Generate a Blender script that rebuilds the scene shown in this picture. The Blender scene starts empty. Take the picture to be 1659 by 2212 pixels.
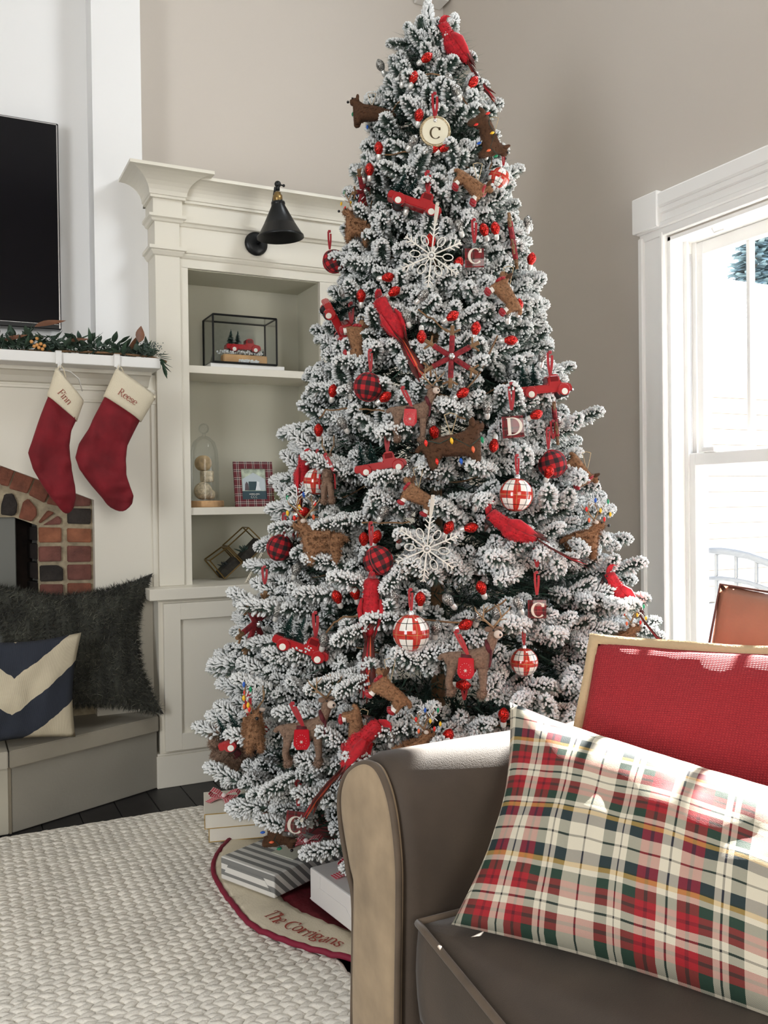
import bpy, bmesh, math, random
from mathutils import Vector, Matrix, noise
PI = math.pi
random.seed(7)
SC = bpy.context.scene
COL = SC.collection

# ------------------------------------------------------------------ camera
YAW, PIT, ROL, FPX, CH = 0.45785, -0.01234, -0.01187, 1934.3, 1.05
_f = Vector((math.sin(YAW)*math.cos(PIT), math.cos(YAW)*math.cos(PIT), math.sin(PIT)))
_r = Vector((math.cos(YAW), -math.sin(YAW), 0)); _u = _r.cross(_f)
CR = _r*math.cos(ROL) + _u*math.sin(ROL); CU = -_r*math.sin(ROL) + _u*math.cos(ROL)
C0 = Vector((0, 0, CH))
cam = bpy.data.cameras.new('camera'); camo = bpy.data.objects.new('camera', cam); COL.objects.link(camo)
cam.sensor_fit = 'HORIZONTAL'; cam.sensor_width = 36; cam.lens = 36*FPX/1659; cam.clip_start = .02; cam.clip_end = 200
camo.matrix_world = Matrix.Translation(C0) @ Matrix((CR, CU, -_f)).transposed().to_4x4()
SC.camera = camo

# ------------------------------------------------------------------ world, sun, added area lights, exposure
SC.view_settings.view_transform = 'Standard'; SC.view_settings.look = 'None'
SC.view_settings.gamma = 1; SC.view_settings.use_curve_mapping = False
SC.view_settings.exposure = 0.45
w = bpy.data.worlds.new('sky'); SC.world = w; w.use_nodes = True
nt = w.node_tree; bg = nt.nodes['Background']
tc = nt.nodes.new('ShaderNodeTexCoord'); sx = nt.nodes.new('ShaderNodeSeparateXYZ'); cr = nt.nodes.new('ShaderNodeValToRGB')
nt.links.new(tc.outputs['Generated'], sx.inputs[0]); nt.links.new(sx.outputs['Z'], cr.inputs[0]); nt.links.new(cr.outputs[0], bg.inputs[0])
cr.color_ramp.elements[0].color = (.9, .93, 1, 1); cr.color_ramp.elements[1].color = (.5, .68, 1, 1)
bg.inputs[1].default_value = 3.2
def light(name, kind, loc, d, e, col, **k):
    l = bpy.data.lights.new(name, kind); o = bpy.data.objects.new(name, l); COL.objects.link(o)
    o.location = loc; o.rotation_euler = Vector(d).to_track_quat('-Z', 'Y').to_euler(); l.energy = e; l.color = col
    for a, b in k.items(): setattr(l, a, b)
    return o
SUN = Vector((-1, -.55, -.74))
light('sun', 'SUN', (6, 5, 5), SUN, 42, (1, .95, .87), angle=.009)
# area lights before solid walls: left and gable windows assumed, rear fill added
light('assumed_left_window_light', 'AREA', (-2.5, .2, 1.45), (1, .42, .02), 78, (.93, .96, 1), shape='RECTANGLE', size=1.5, size_y=1.7)  # assumed window, unseen; the left wall has no opening
light('added_rear_fill_light', 'AREA', (.1, -2.85, 1.7), (.12, 1, -.05), 42, (1, .96, .9), shape='RECTANGLE', size=1.9, size_y=1.7)  # fill light added behind the camera; the rear wall has no window
light('assumed_gable_window_light', 'AREA', (2.1, 1.85, 3.25), (-1, .3, -.3), 26, (.90, .95, 1), shape='RECTANGLE', size=.9, size_y=.6)  # assumed high window, out of view; only this lamp is built

# ------------------------------------------------------------------ projection helpers (pixel of the photo -> place in the room)
def ray(x, y): return CR*((x-829.5)/FPX) + CU*((1106-y)/FPX) + _f
def atz(x, y, z): d = ray(x, y); return C0 + d*((z-CH)/d.z)
def atY(x, y, Y): d = ray(x, y); return C0 + d*(Y/d.y)
def atX(x, y, X): d = ray(x, y); return C0 + d*(X/d.x)
def atD(x, y, D): return C0 + ray(x, y)*D

# ------------------------------------------------------------------ materials
MATS = {}
def mat(name, col, rough=.6, metal=0, noise_s=0, noise_a=.15, bump=0, bump_s=None, sheen=0, spec=None, coat=0, emit=None):
    if name in MATS: return MATS[name]
    m = bpy.data.materials.new(name); m.use_nodes = True; MATS[name] = m
    n = m.node_tree.nodes; l = m.node_tree.links; p = n['Principled BSDF']
    p.inputs['Base Color'].default_value = (*col, 1); p.inputs['Roughness'].default_value = rough; p.inputs['Metallic'].default_value = metal
    if sheen: p.inputs['Sheen Weight'].default_value = sheen; p.inputs['Sheen Roughness'].default_value = .4
    if spec is not None: p.inputs['Specular IOR Level'].default_value = spec
    if coat: p.inputs['Coat Weight'].default_value = coat
    if noise_s or bump:
        t = n.new('ShaderNodeTexCoord'); x = n.new('ShaderNodeTexNoise'); x.inputs['Scale'].default_value = noise_s or 20; x.inputs['Detail'].default_value = 4
        l.new(t.outputs['Object'], x.inputs['Vector'])
        if noise_s:
            r = n.new('ShaderNodeValToRGB'); l.new(x.outputs['Fac'], r.inputs[0]); l.new(r.outputs[0], p.inputs['Base Color'])
            r.color_ramp.elements[0].position = .3; r.color_ramp.elements[1].position = .7
            r.color_ramp.elements[0].color = (*[c*(1-noise_a) for c in col], 1); r.color_ramp.elements[1].color = (*[min(1, c*(1+noise_a)) for c in col], 1)
        if bump:
            b = n.new('ShaderNodeBump'); b.inputs['Strength'].default_value = bump; b.inputs['Distance'].default_value = .004
            y = n.new('ShaderNodeTexNoise'); y.inputs['Scale'].default_value = bump_s or 60; y.inputs['Detail'].default_value = 3
            l.new(t.outputs['Object'], y.inputs['Vector']); l.new(y.outputs['Fac'], b.inputs['Height']); l.new(b.outputs[0], p.inputs['Normal'])
    return m
def N(m): return m.node_tree.nodes, m.node_tree.links
def ramp_node(m, seq, fac):
    n, l = N(m); r = n.new('ShaderNodeValToRGB'); cr = r.color_ramp; cr.interpolation = 'CONSTANT'
    tot = sum(s[0] for s in seq); pos = 0; first = True
    for i, (wd, c) in enumerate(seq):
        if i < 2: e = cr.elements[i]; e.position = pos/tot
        else: e = cr.elements.new(pos/tot)
        e.color = (*c, 1); pos += wd
    l.new(fac, r.inputs[0]); return r.outputs[0]
def plaid(name, useq, vseq, nu, nv, mode='avg', rough=.75, coord='UV', offs=(0, 0), bump=.3, coat=0):
    m = mat(name, (.5, .5, .5), rough, coat=coat); n, l = N(m); p = n['Principled BSDF']
    t = n.new('ShaderNodeTexCoord'); s = n.new('ShaderNodeSeparateXYZ'); l.new(t.outputs[coord], s.inputs[0])
    def fr(o, k, off):
        a = n.new('ShaderNodeMath'); a.operation = 'MULTIPLY_ADD'; a.inputs[1].default_value = k; a.inputs[2].default_value = off; l.new(o, a.inputs[0])
        b = n.new('ShaderNodeMath'); b.operation = 'FRACT'; l.new(a.outputs[0], b.inputs[0]); return b.outputs[0]
    cu = ramp_node(m, useq, fr(s.outputs['X'], nu, offs[0])); cv = ramp_node(m, vseq, fr(s.outputs['Y'], nv, offs[1]))
    x = n.new('ShaderNodeMix'); x.data_type = 'RGBA'; x.inputs[0].default_value = .5
    if mode == 'twill':
        ad = n.new('ShaderNodeMath'); ad.operation = 'ADD'; l.new(s.outputs['X'], ad.inputs[0]); l.new(s.outputs['Y'], ad.inputs[1])
        f2 = fr(ad.outputs[0], 230, 0); g = n.new('ShaderNodeMapRange'); g.inputs[1].default_value = .35; g.inputs[2].default_value = .65; g.inputs[3].default_value = .3; g.inputs[4].default_value = .7; l.new(f2, g.inputs[0])
        l.new(g.outputs[0], x.inputs[0])
    if mode == 'mul': x.blend_type = 'MULTIPLY'; x.inputs[0].default_value = 1
    l.new(cu, x.inputs[6]); l.new(cv, x.inputs[7]); l.new(x.outputs[2], p.inputs['Base Color'])
    if bump:
        y = n.new('ShaderNodeTexNoise'); y.inputs['Scale'].default_value = 300; b = n.new('ShaderNodeBump'); b.inputs['Strength'].default_value = bump; b.inputs['Distance'].default_value = .001
        l.new(t.outputs[coord], y.inputs['Vector']); l.new(y.outputs['Fac'], b.inputs['Height']); l.new(b.outputs[0], p.inputs['Normal'])
    return m
def glass(name, tint=(1, 1, 1), gloss=.12):
    if name in MATS: return MATS[name]
    m = bpy.data.materials.new(name); m.use_nodes = True; MATS[name] = m; n, l = N(m)
    n.remove(n['Principled BSDF']); o = n['Material Output']
    a = n.new('ShaderNodeBsdfTransparent'); a.inputs[0].default_value = (*tint, 1); g = n.new('ShaderNodeBsdfGlossy'); g.inputs['Roughness'].default_value = .03
    f = n.new('ShaderNodeFresnel'); f.inputs[0].default_value = 1.3; mm = n.new('ShaderNodeMath'); mm.operation = 'MULTIPLY_ADD'; mm.inputs[1].default_value = .8; mm.inputs[2].default_value = gloss*.3; mm.use_clamp = True; mn = n.new('ShaderNodeMath'); mn.operation = 'MINIMUM'; mn.inputs[1].default_value = .28; l.new(mm.outputs[0], mn.inputs[0])
    x = n.new('ShaderNodeMixShader'); l.new(f.outputs[0], mm.inputs[0]); l.new(mn.outputs[0], x.inputs[0]); l.new(a.outputs[0], x.inputs[1]); l.new(g.outputs[0], x.inputs[2]); l.new(x.outputs[0], o.inputs[0])
    return m
def glitter(name, col, dark):
    m = mat(name, col, .3, .55); n, l = N(m); p = n['Principled BSDF']
    t = n.new('ShaderNodeTexCoord'); v = n.new('ShaderNodeTexVoronoi'); v.inputs['Scale'].default_value = 620; l.new(t.outputs['Object'], v.inputs['Vector'])
    s = n.new('ShaderNodeSeparateColor'); l.new(v.outputs['Color'], s.inputs[0]); r = n.new('ShaderNodeValToRGB'); l.new(s.outputs[0], r.inputs[0])
    r.color_ramp.elements[0].color = (*dark, 1); r.color_ramp.elements[0].position = .2; r.color_ramp.elements[1].color = (*col, 1); r.color_ramp.elements[1].position = .8
    l.new(r.outputs[0], p.inputs['Base Color'])
    g = n.new('ShaderNodeNewGeometry'); ma = n.new('ShaderNodeVectorMath'); ma.operation = 'SCALE'; ma.inputs['Scale'].default_value = .7
    sb = n.new('ShaderNodeVectorMath'); sb.operation = 'SUBTRACT'; sb.inputs[1].default_value = (.5, .5, .5); l.new(v.outputs['Color'], sb.inputs[0]); l.new(sb.outputs[0], ma.inputs[0])
    ad = n.new('ShaderNodeVectorMath'); ad.operation = 'ADD'; l.new(g.outputs['Normal'], ad.inputs[0]); l.new(ma.outputs[0], ad.inputs[1])
    nm = n.new('ShaderNodeVectorMath'); nm.operation = 'NORMALIZE'; l.new(ad.outputs[0], nm.inputs[0]); l.new(nm.outputs[0], p.inputs['Normal'])
    return m
CREAM = (.74, .71, .64)
M_white = mat('white_paint', (.80, .79, .76), .45)
M_chim = mat('white_wall_paint', (.84, .84, .83), .7)
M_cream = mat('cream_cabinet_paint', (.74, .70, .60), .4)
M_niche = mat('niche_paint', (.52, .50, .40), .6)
M_wall = mat('greige_wall_paint', (.565, .515, .455), .85, bump=.03, bump_s=200)
M_ceil = mat('ceiling_paint', (.8, .8, .78), .8)
M_win = mat('window_paint', (.88, .87, .84), .35)
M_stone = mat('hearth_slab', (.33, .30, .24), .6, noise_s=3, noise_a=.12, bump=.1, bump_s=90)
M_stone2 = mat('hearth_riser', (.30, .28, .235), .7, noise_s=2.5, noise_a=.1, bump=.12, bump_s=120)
M_grout = mat('grout', (.20, .17, .12), .9)
M_floor = mat('dark_stained_wood', (.010, .009, .010), .5, noise_s=12, noise_a=.4)
M_mortar = mat('mortar', (.36, .30, .20), .95, noise_s=40, noise_a=.25, bump=1, bump_s=60)
M_bricks = [mat('brick_red', (.19, .066, .038), .9, noise_s=26, noise_a=.35, bump=.8, bump_s=80), mat('brick_rose', (.16, .06, .045), .9, noise_s=20, noise_a=.3, bump=.8, bump_s=80),
            mat('brick_orange', (.27, .10, .05), .9, noise_s=22, noise_a=.3, bump=.8, bump_s=80), mat('brick_charred', (.028, .022, .018), .9, noise_s=18, noise_a=.4, bump=.8, bump_s=80)]
M_fire_shade = mat('shaded_firebox_brick', (.014, .008, .006), .95, noise_s=20, noise_a=.5)  # near-black colour carries the shade inside the firebox
M_black = mat('black_metal', (.012, .013, .014), .35, .4)
M_screen = mat('tv_screen', (.003, .003, .005), .12, spec=.3)
M_silver = mat('silver_metal', (.75, .75, .76), .25, 1)
M_brass = mat('aged_brass', (.30, .20, .08), .35, 1)
M_gold = mat('gold_foil', (.75, .52, .16), .3, .9)
M_green = mat('pine_needle_green', (.030, .066, .045), .7, noise_s=60, noise_a=.5)
M_stem = mat('dark_branch_wire', (.022, .030, .020), .9); M_frost = mat('frosted_needle', (.14, .205, .17), .8, noise_s=50, noise_a=.5)
M_flock = mat('white_flocking', (.76, .77, .76), .9)
M_twig = mat('brown_twig', (.20, .11, .05), .85, noise_s=80, noise_a=.3)
M_redgl = glitter('red_glitter', (.85, .02, .01), (.16, .0, .0)); M_silgl = glitter('silver_glitter', (.60, .59, .55), (.035, .033, .03))
M_redfe = mat('red_feather', (.46, .005, .014), .8, noise_s=110, noise_a=.3, sheen=.15)
M_darkfe = mat('dark_red_feather', (.10, .012, .008), .7, noise_s=60, noise_a=.6)
M_orfe = mat('orange_feather', (.70, .10, .03), .6, noise_s=40, noise_a=.3)
M_ribbon = mat('red_ribbon', (.34, .004, .012), .45, sheen=.5)
M_redpt = mat('red_truck_paint', (.40, .012, .016), .25, coat=.6)
M_tyre = mat('black_rubber', (.01, .01, .01), .6); M_hub = mat('white_hub', (.8, .78, .7), .4)
M_brush = mat('bottle_brush_green', (.012, .055, .045), .8, noise_s=90, noise_a=.5)
M_tan = mat('tan_plush', (.25, .125, .06), .95, noise_s=260, noise_a=.35); M_dtan = mat('grey_brown_plush', (.20, .125, .085), .95, noise_s=260, noise_a=.3)
M_brown = mat('brown_felt', (.075, .032, .013), .95, noise_s=260, noise_a=.3); M_pale = mat('pale_plush', (.62, .52, .44), .95)
M_eye = mat('black_bead', (.005, .005, .005), .1); M_eyew = mat('white_felt', (.8, .76, .7), .9)
M_jute = mat('jute_twine', (.5, .38, .22), .9); M_clear = glass('clear_glass', (.97, .98, .98), .05); M_pane = glass('window_pane', (.97, .98, .99), .02)
M_antler = mat('antler', (.30, .19, .10), .8); M_snow = mat('white_glitter_metal', (.83, .80, .72), .5)
BULBC = {c: mat(c+'_bulb', v, .3) for c, v in dict(red=(.75, .02, .01), yellow=(.85, .5, .02), green=(.0, .25, .1), blue=(.01, .1, .5), orange=(.8, .14, .05)).items()}

# ------------------------------------------------------------------ mesh helpers
def obj(name, bm, mats, parent=None, smooth=False, **props):
    me = bpy.data.meshes.new(name); bm.to_mesh(me); bm.free()
    return objm(name, me, mats, parent, smooth, **props)
def objm(name, me, mats, parent=None, smooth=False, **props):
    if not isinstance(mats, (list, tuple)): mats = [mats]
    if not me.materials:
        for m in mats: me.materials.append(m)
    if smooth: me.polygons.foreach_set('use_smooth', [True]*len(me.polygons))
    o = bpy.data.objects.new(name, me); COL.objects.link(o)
    if parent: o.parent = parent
    for k, v in props.items(): o[k] = v
    return o
def empty(name, loc=(0, 0, 0), parent=None, **props):
    o = bpy.data.objects.new(name, None); COL.objects.link(o); o.location = loc; o.empty_display_size = .05
    if parent: o.parent = parent
    for k, v in props.items(): o[k] = v
    return o
def thing(name, label, cat, loc=(0, 0, 0), group=None):
    o = empty(name, loc, label=label, category=cat)
    if group: o['group'] = group
    return o
def tag(o, label, cat, group=None):
    o['label'] = label; o['category'] = cat
    if group: o['group'] = group
    return o
def B(): return bmesh.new()
def box(bm, lo, hi, bev=0, mi=0, M=None, seg=1):
    lo = Vector(lo); hi = Vector(hi); c = (lo+hi)/2; s = hi-lo
    r = bmesh.ops.create_cube(bm, size=1, matrix=Matrix.Translation(c) @ Matrix.Diagonal((s.x, s.y, s.z, 1)))
    vs = r['verts']
    if bev:
        es = list({e for v in vs for e in v.link_edges}); rr = bmesh.ops.bevel(bm, geom=es, offset=bev, segments=seg, affect='EDGES', profile=.5)
        vs = list({v for f in rr['faces'] for v in f.verts} | {v for v in vs if v.is_valid})
    if M is not None: bmesh.ops.transform(bm, matrix=M, verts=vs)
    for v in vs:
        for f in v.link_faces: f.material_index = mi
    return vs
def rings(bm, rs, mi=0, cap=True, closed=True):
    vr = [[bm.verts.new(p) for p in r] for r in rs]; n = len(vr[0])
    for a, b in zip(vr, vr[1:]):
        for i in range(n if closed else n-1):
            j = (i+1) % n
            try: f = bm.faces.new((a[i], a[j], b[j], b[i])); f.material_index = mi
            except ValueError: pass
    if cap and closed:
        for r, rev in ((vr[0], 1), (vr[-1], 0)):
            try: f = bm.faces.new(r[::-1] if rev else r); f.material_index = mi
            except ValueError: pass
    return vr
def tube(bm, pts, rad, seg=6, mi=0, cap=True, flat=1, upv=None):
    pts = [Vector(p) for p in pts]; n = len(pts)
    if not hasattr(rad, '__len__'): rad = [rad]*n
    rs = []; prev = None
    for i, p in enumerate(pts):
        t = (pts[min(i+1, n-1)] - pts[max(i-1, 0)]); t = t.normalized() if t.length > 1e-9 else Vector((0, 0, 1))
        if prev is None: a = upv if upv is not None else (Vector((0, 0, 1)) if abs(t.z) < .9 else Vector((1, 0, 0)))
        else: a = prev
        a = Vector(a); x = (a - t*a.dot(t)); x = x.normalized() if x.length > 1e-6 else t.orthogonal().normalized(); y = t.cross(x); prev = x
        rs.append([p + (x*math.cos(k*2*PI/seg)*flat + y*math.sin(k*2*PI/seg))*rad[i] for k in range(seg)])
    rings(bm, rs, mi, cap)
def lathe(bm, prof, seg=20, o=(0, 0, 0), mi=0, M=None, cap=False):
    rs = [[Vector((o[0]+r*math.cos(k*2*PI/seg), o[1]+r*math.sin(k*2*PI/seg), o[2]+z)) for k in range(seg)] for r, z in prof]
    if M is not None: rs = [[M @ p for p in r] for r in rs]
    rings(bm, rs, mi, cap)
def ball(bm, c, r, seg=12, mi=0, sc=(1, 1, 1), M=None, ico=None):
    m = Matrix.Translation(c) @ (M or Matrix()) @ Matrix.Diagonal((sc[0], sc[1], sc[2], 1))
    if ico: q = bmesh.ops.create_icosphere(bm, subdivisions=ico, radius=r, matrix=m)
    else: q = bmesh.ops.create_uvsphere(bm, u_segments=seg, v_segments=max(4, seg*2//3), radius=r, matrix=m)
    for v in q['verts']:
        for f in v.link_faces: f.material_index = mi
    return q['verts']
def prism(bm, pts, n, d, mi=0, bev=0):
    """polygon pts extruded by vector n*d"""
    n = Vector(n)*d; a = [bm.verts.new(Vector(p)) for p in pts]; b = [bm.verts.new(Vector(p)+n) for p in pts]; fs = []
    fs.append(bm.faces.new(a[::-1])); fs.append(bm.faces.new(b)); k = len(a)
    for i in range(k): fs.append(bm.faces.new((a[i], a[(i+1) % k], b[(i+1) % k], b[i])))
    for f in fs: f.material_index = mi
    if bev:
        bmesh.ops.recalc_face_normals(bm, faces=fs)
        bmesh.ops.bevel(bm, geom=list({e for f in fs for e in f.edges}), offset=bev, segments=2, affect='EDGES')
def skin_mesh(pts, edges, sub=1, name='body'):
    """pts: (x,y,z,r); one continuous skinned surface"""
    me = bpy.data.meshes.new(name); me.from_pydata([p[:3] for p in pts], edges, []); me.update()
    o = bpy.data.objects.new(name, me); COL.objects.link(o)
    s = o.modifiers.new('s', 'SKIN'); s.use_smooth_shade = True
    sv = me.skin_vertices[0].data
    for i, p in enumerate(pts):
        r = p[3]; sv[i].radius = (r, r) if not hasattr(r, '__len__') else r
    sv[0].use_root = True
    if sub: m = o.modifiers.new('u', 'SUBSURF'); m.levels = m.render_levels = sub
    dg = bpy.context.evaluated_depsgraph_get(); dg.update()
    out = bpy.data.meshes.new_from_object(o.evaluated_get(dg)); bpy.data.objects.remove(o); bpy.data.meshes.remove(me); out.name = name
    out.materials.clear()
    return out
def fuzz(me, n, ln, wd, lean=.5, mi=0, rnd=None, jitter=.6, minz=-9):
    rnd = rnd or random; bm = B(); bm.from_mesh(me); bm.faces.ensure_lookup_table()
    fs = [f for f in bm.faces]; ar = [f.calc_area() for f in fs]; ch = rnd.choices(fs, ar, k=n); data = []
    for f in ch:
        v = f.verts; k = len(v); ws = [rnd.random() for _ in range(k)]; s = sum(ws); p = Vector()
        for q, w_ in zip(v, ws): p += q.co*(w_/s)
        nn = f.normal; d = (nn + Vector((rnd.uniform(-1, 1), rnd.uniform(-1, 1), rnd.uniform(-1, 1)-lean))*jitter).normalized()
        if p.z < minz: continue
        t = d.cross(Vector((rnd.random(), rnd.random(), rnd.random()))).normalized()*wd
        data.append((p-nn*wd-t, p-nn*wd+t, p+d*ln*rnd.uniform(.5, 1.1)))
    for a, b, c in data:
        f = bm.faces.new((bm.verts.new(a), bm.verts.new(b), bm.verts.new(c))); f.material_index = mi; f.smooth = True
    bm.to_mesh(me); bm.free(); return me

# ------------------------------------------------------------------ serif lettering drawn as strokes
def arc(cx, cy, rx, ry, a0, a1, n=16): return [(cx+rx*math.cos(math.radians(a0+(a1-a0)*i/n)), cy+ry*math.sin(math.radians(a0+(a1-a0)*i/n))) for i in range(n+1)]
def vl(x, a, b): return [(x, a), (x, (a+b)/2), (x, b)]
def sf(x, y, w=.085): return [(x-w, y), (x, y), (x+w, y)]
GL = {
 'C': (.70, [arc(.36, .35, .31, .35, 42, 318, 26), vl(.60, .50, .68)]),
 'D': (.74, [vl(.14, 0, .7), [(.03, .7), (.26, .7)]+arc(.26, .35, .40, .35, 90, -90, 22)+[(.03, 0)]]),
 'F': (.58, [vl(.16, 0, .7), [(.04, .7), (.3, .7), (.55, .7)], vl(.55, .54, .7), [(.16, .37), (.42, .37)], vl(.42, .29, .45), sf(.16, 0, .12)]),
 'R': (.68, [vl(.15, 0, .7), [(.04, .7), (.25, .7)]+arc(.28, .535, .2, .165, 90, -90, 14)+[(.15, .37)], [(.30, .36), (.46, .16), (.6, 0)], [(.5, 0), (.68, 0)], sf(.15, 0, .11)]),
 'T': (.64, [[(.02, .7), (.62, .7)], vl(.02, .56, .7), vl(.62, .56, .7), vl(.32, 0, .7), sf(.32, 0, .11)]),
 'h': (.52, [vl(.11, 0, .7), [(.03, .7), (.11, .7)], arc(.265, .3, .155, .15, 175, 0, 12)+[(.42, 0)], sf(.11, 0, .08), sf(.42, 0, .08)]),
 'n': (.54, [vl(.11, 0, .45), [(.02, .45), (.11, .45)], arc(.275, .29, .165, .16, 175, 0, 12)+[(.44, 0)], sf(.11, 0, .08), sf(.44, 0, .08)]),
 'i': (.26, [vl(.13, 0, .45), [(.03, .45), (.13, .45)], vl(.13, .60, .66), sf(.13, 0)]),
 'r': (.38, [vl(.11, 0, .45), [(.02, .45), (.11, .45)], arc(.27, .28, .15, .16, 170, 50, 8), sf(.11, 0), vl(.355, .36, .43)]),
 'e': (.46, [arc(.24, .22, .19, .23, 5, 320, 22), [(.06, .25), (.43, .25)]]),
 's': (.38, [[(.31, .40), (.25, .44), (.17, .45), (.09, .41), (.07, .34), (.12, .27), (.22, .22), (.30, .16), (.31, .09), (.26, .02), (.17, -.01), (.09, .02), (.05, .08)], vl(.31, .33, .43), vl(.05, .01, .11)]),
 'o': (.48, [arc(.24, .22, .2, .23, 0, 360, 24)]),
 'a': (.46, [arc(.19, .13, .14, .13, 20, 340, 18), [(.08, .38), (.14, .43), (.22, .45), (.31, .41), (.34, .33), (.34, .1), (.36, .02), (.44, .02)]]),
 'g': (.48, [arc(.21, .29, .15, .155, 0, 360, 20), [(.12, .17), (.08, .1), (.13, .05), (.3, .03), (.4, -.04), (.38, -.15), (.24, -.2), (.1, -.17), (.06, -.1), (.1, -.02), (.18, .04)], [(.32, .4), (.38, .44), (.45, .44)]]),
 ' ': (.28, [])}
def text_bm(bm, s, fn, shear=0, thin=.03, thick=.075, mi=0):
    x0 = 0
    for ch in s:
        adv, strokes = GL[ch]
        for st in strokes:
            L = []; R = []; n = len(st)
            for i, (x, y) in enumerate(st):
                ax, ay = st[max(i-1, 0)]; bx, by = st[min(i+1, n-1)]; dx, dy = bx-ax, by-ay; q = math.hypot(dx, dy) or 1; dx /= q; dy /= q
                w_ = (thin + (thick-thin)*abs(dy)**1.5)/2; nx, ny = -dy, dx
                for lst, sg in ((L, 1), (R, -1)):
                    X = x+nx*w_*sg; Y = y+ny*w_*sg; lst.append(bm.verts.new(fn(x0+X+Y*shear, Y)))
            for i in range(n-1):
                f = bm.faces.new((L[i], R[i], R[i+1], L[i+1])); f.material_index = mi
        x0 += adv
    return x0
def text_len(s): return sum(GL[c][0] for c in s)

# ================================================================== ROOM
XW = 2.155; YB = 3.68; YC = 3.52; XL = -2.6; YR = -3.0; ZC = 4.3
def struct(name, bm, m, parent=None, smooth=False): return obj(name, bm, m, parent, smooth, kind='structure')
fl = empty('floor', kind='structure')
bm = B(); box(bm, (XL-.2, YR-.2, -.12), (XW+.1, YB+.1, -.012)); obj('subfloor', bm, M_floor, fl)
proto = None
for i in range(40):
    x = XL + i*.125
    if x > XW: break
    bm = B(); box(bm, (x+.001, YR, -.013), (x+.124, YB, 0), .0015); obj('plank', bm, M_floor, fl)
bm = B(); box(bm, (XL-.2, YR-.2, ZC), (XW+.15, YB+.1, ZC+.1)); struct('ceiling', bm, M_ceil)
bm = B(); box(bm, (.70, YB, 0), (XW+.12, YB+.1, ZC)); struct('wall_back', bm, M_wall)
bm = B(); box(bm, (XL-.1, YR-.1, 0), (XL, YB+.1, ZC)); struct('wall_left', bm, M_wall)
bm = B(); box(bm, (XL-.1, YR-.1, 0), (XW+.12, YR, ZC)); struct('wall_rear', bm, M_wall)
# window wall with two openings
W1 = (1.42, 2.235); W2 = (.44, 1.255); WZ = (.42, 1.905)
bm = B()
for a, b in ((YR, W2[0]), (W2[1], W1[0]), (W1[1], YB)): box(bm, (XW, a, 0), (XW+.14, b, ZC))
for a, b in (W1, W2): box(bm, (XW, a, 0), (XW+.14, b, WZ[0])); box(bm, (XW, a, WZ[1]), (XW+.14, b, ZC))
struct('wall_right', bm, M_wall)
# chimney breast: face strip, recessed panel behind the screen
ch = empty('wall_chimney', kind='structure')
bm = B(); box(bm, (.53, YC, 0), (.712, YB+.05, ZC)); obj('face_strip', bm, M_chim, ch)
bm = B(); box(bm, (.70, YC+.001, 0), (.7295, YB+.05, 2.19)); obj('face_filler', bm, M_chim, ch)
bm = B(); box(bm, (XL, YC+.125, 0), (.531, YB+.05, ZC)); obj('recessed_panel', bm, M_chim, ch)
bm = B(); box(bm, (XL, YC, 0), (-1.4, YB+.05, ZC)); obj('far_strip', bm, M_chim, ch)
p = atY(900, 0, YB-.03); q = atY(957, 16, YB-.03)
bm = B(); box(bm, (p.x, YB-.09, q.z), (q.x, YB, q.z+.5), .004); box(bm, (p.x-.01, YB-.05, q.z+.02), (q.x+.012, YB, q.z+.5), .003); struct('trim_1', bm, M_white)
bm = B(); box(bm, (XW-.016, -3, 0), (XW, 3.4, .13), .004); struct('baseboard_right', bm, M_win)

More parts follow.
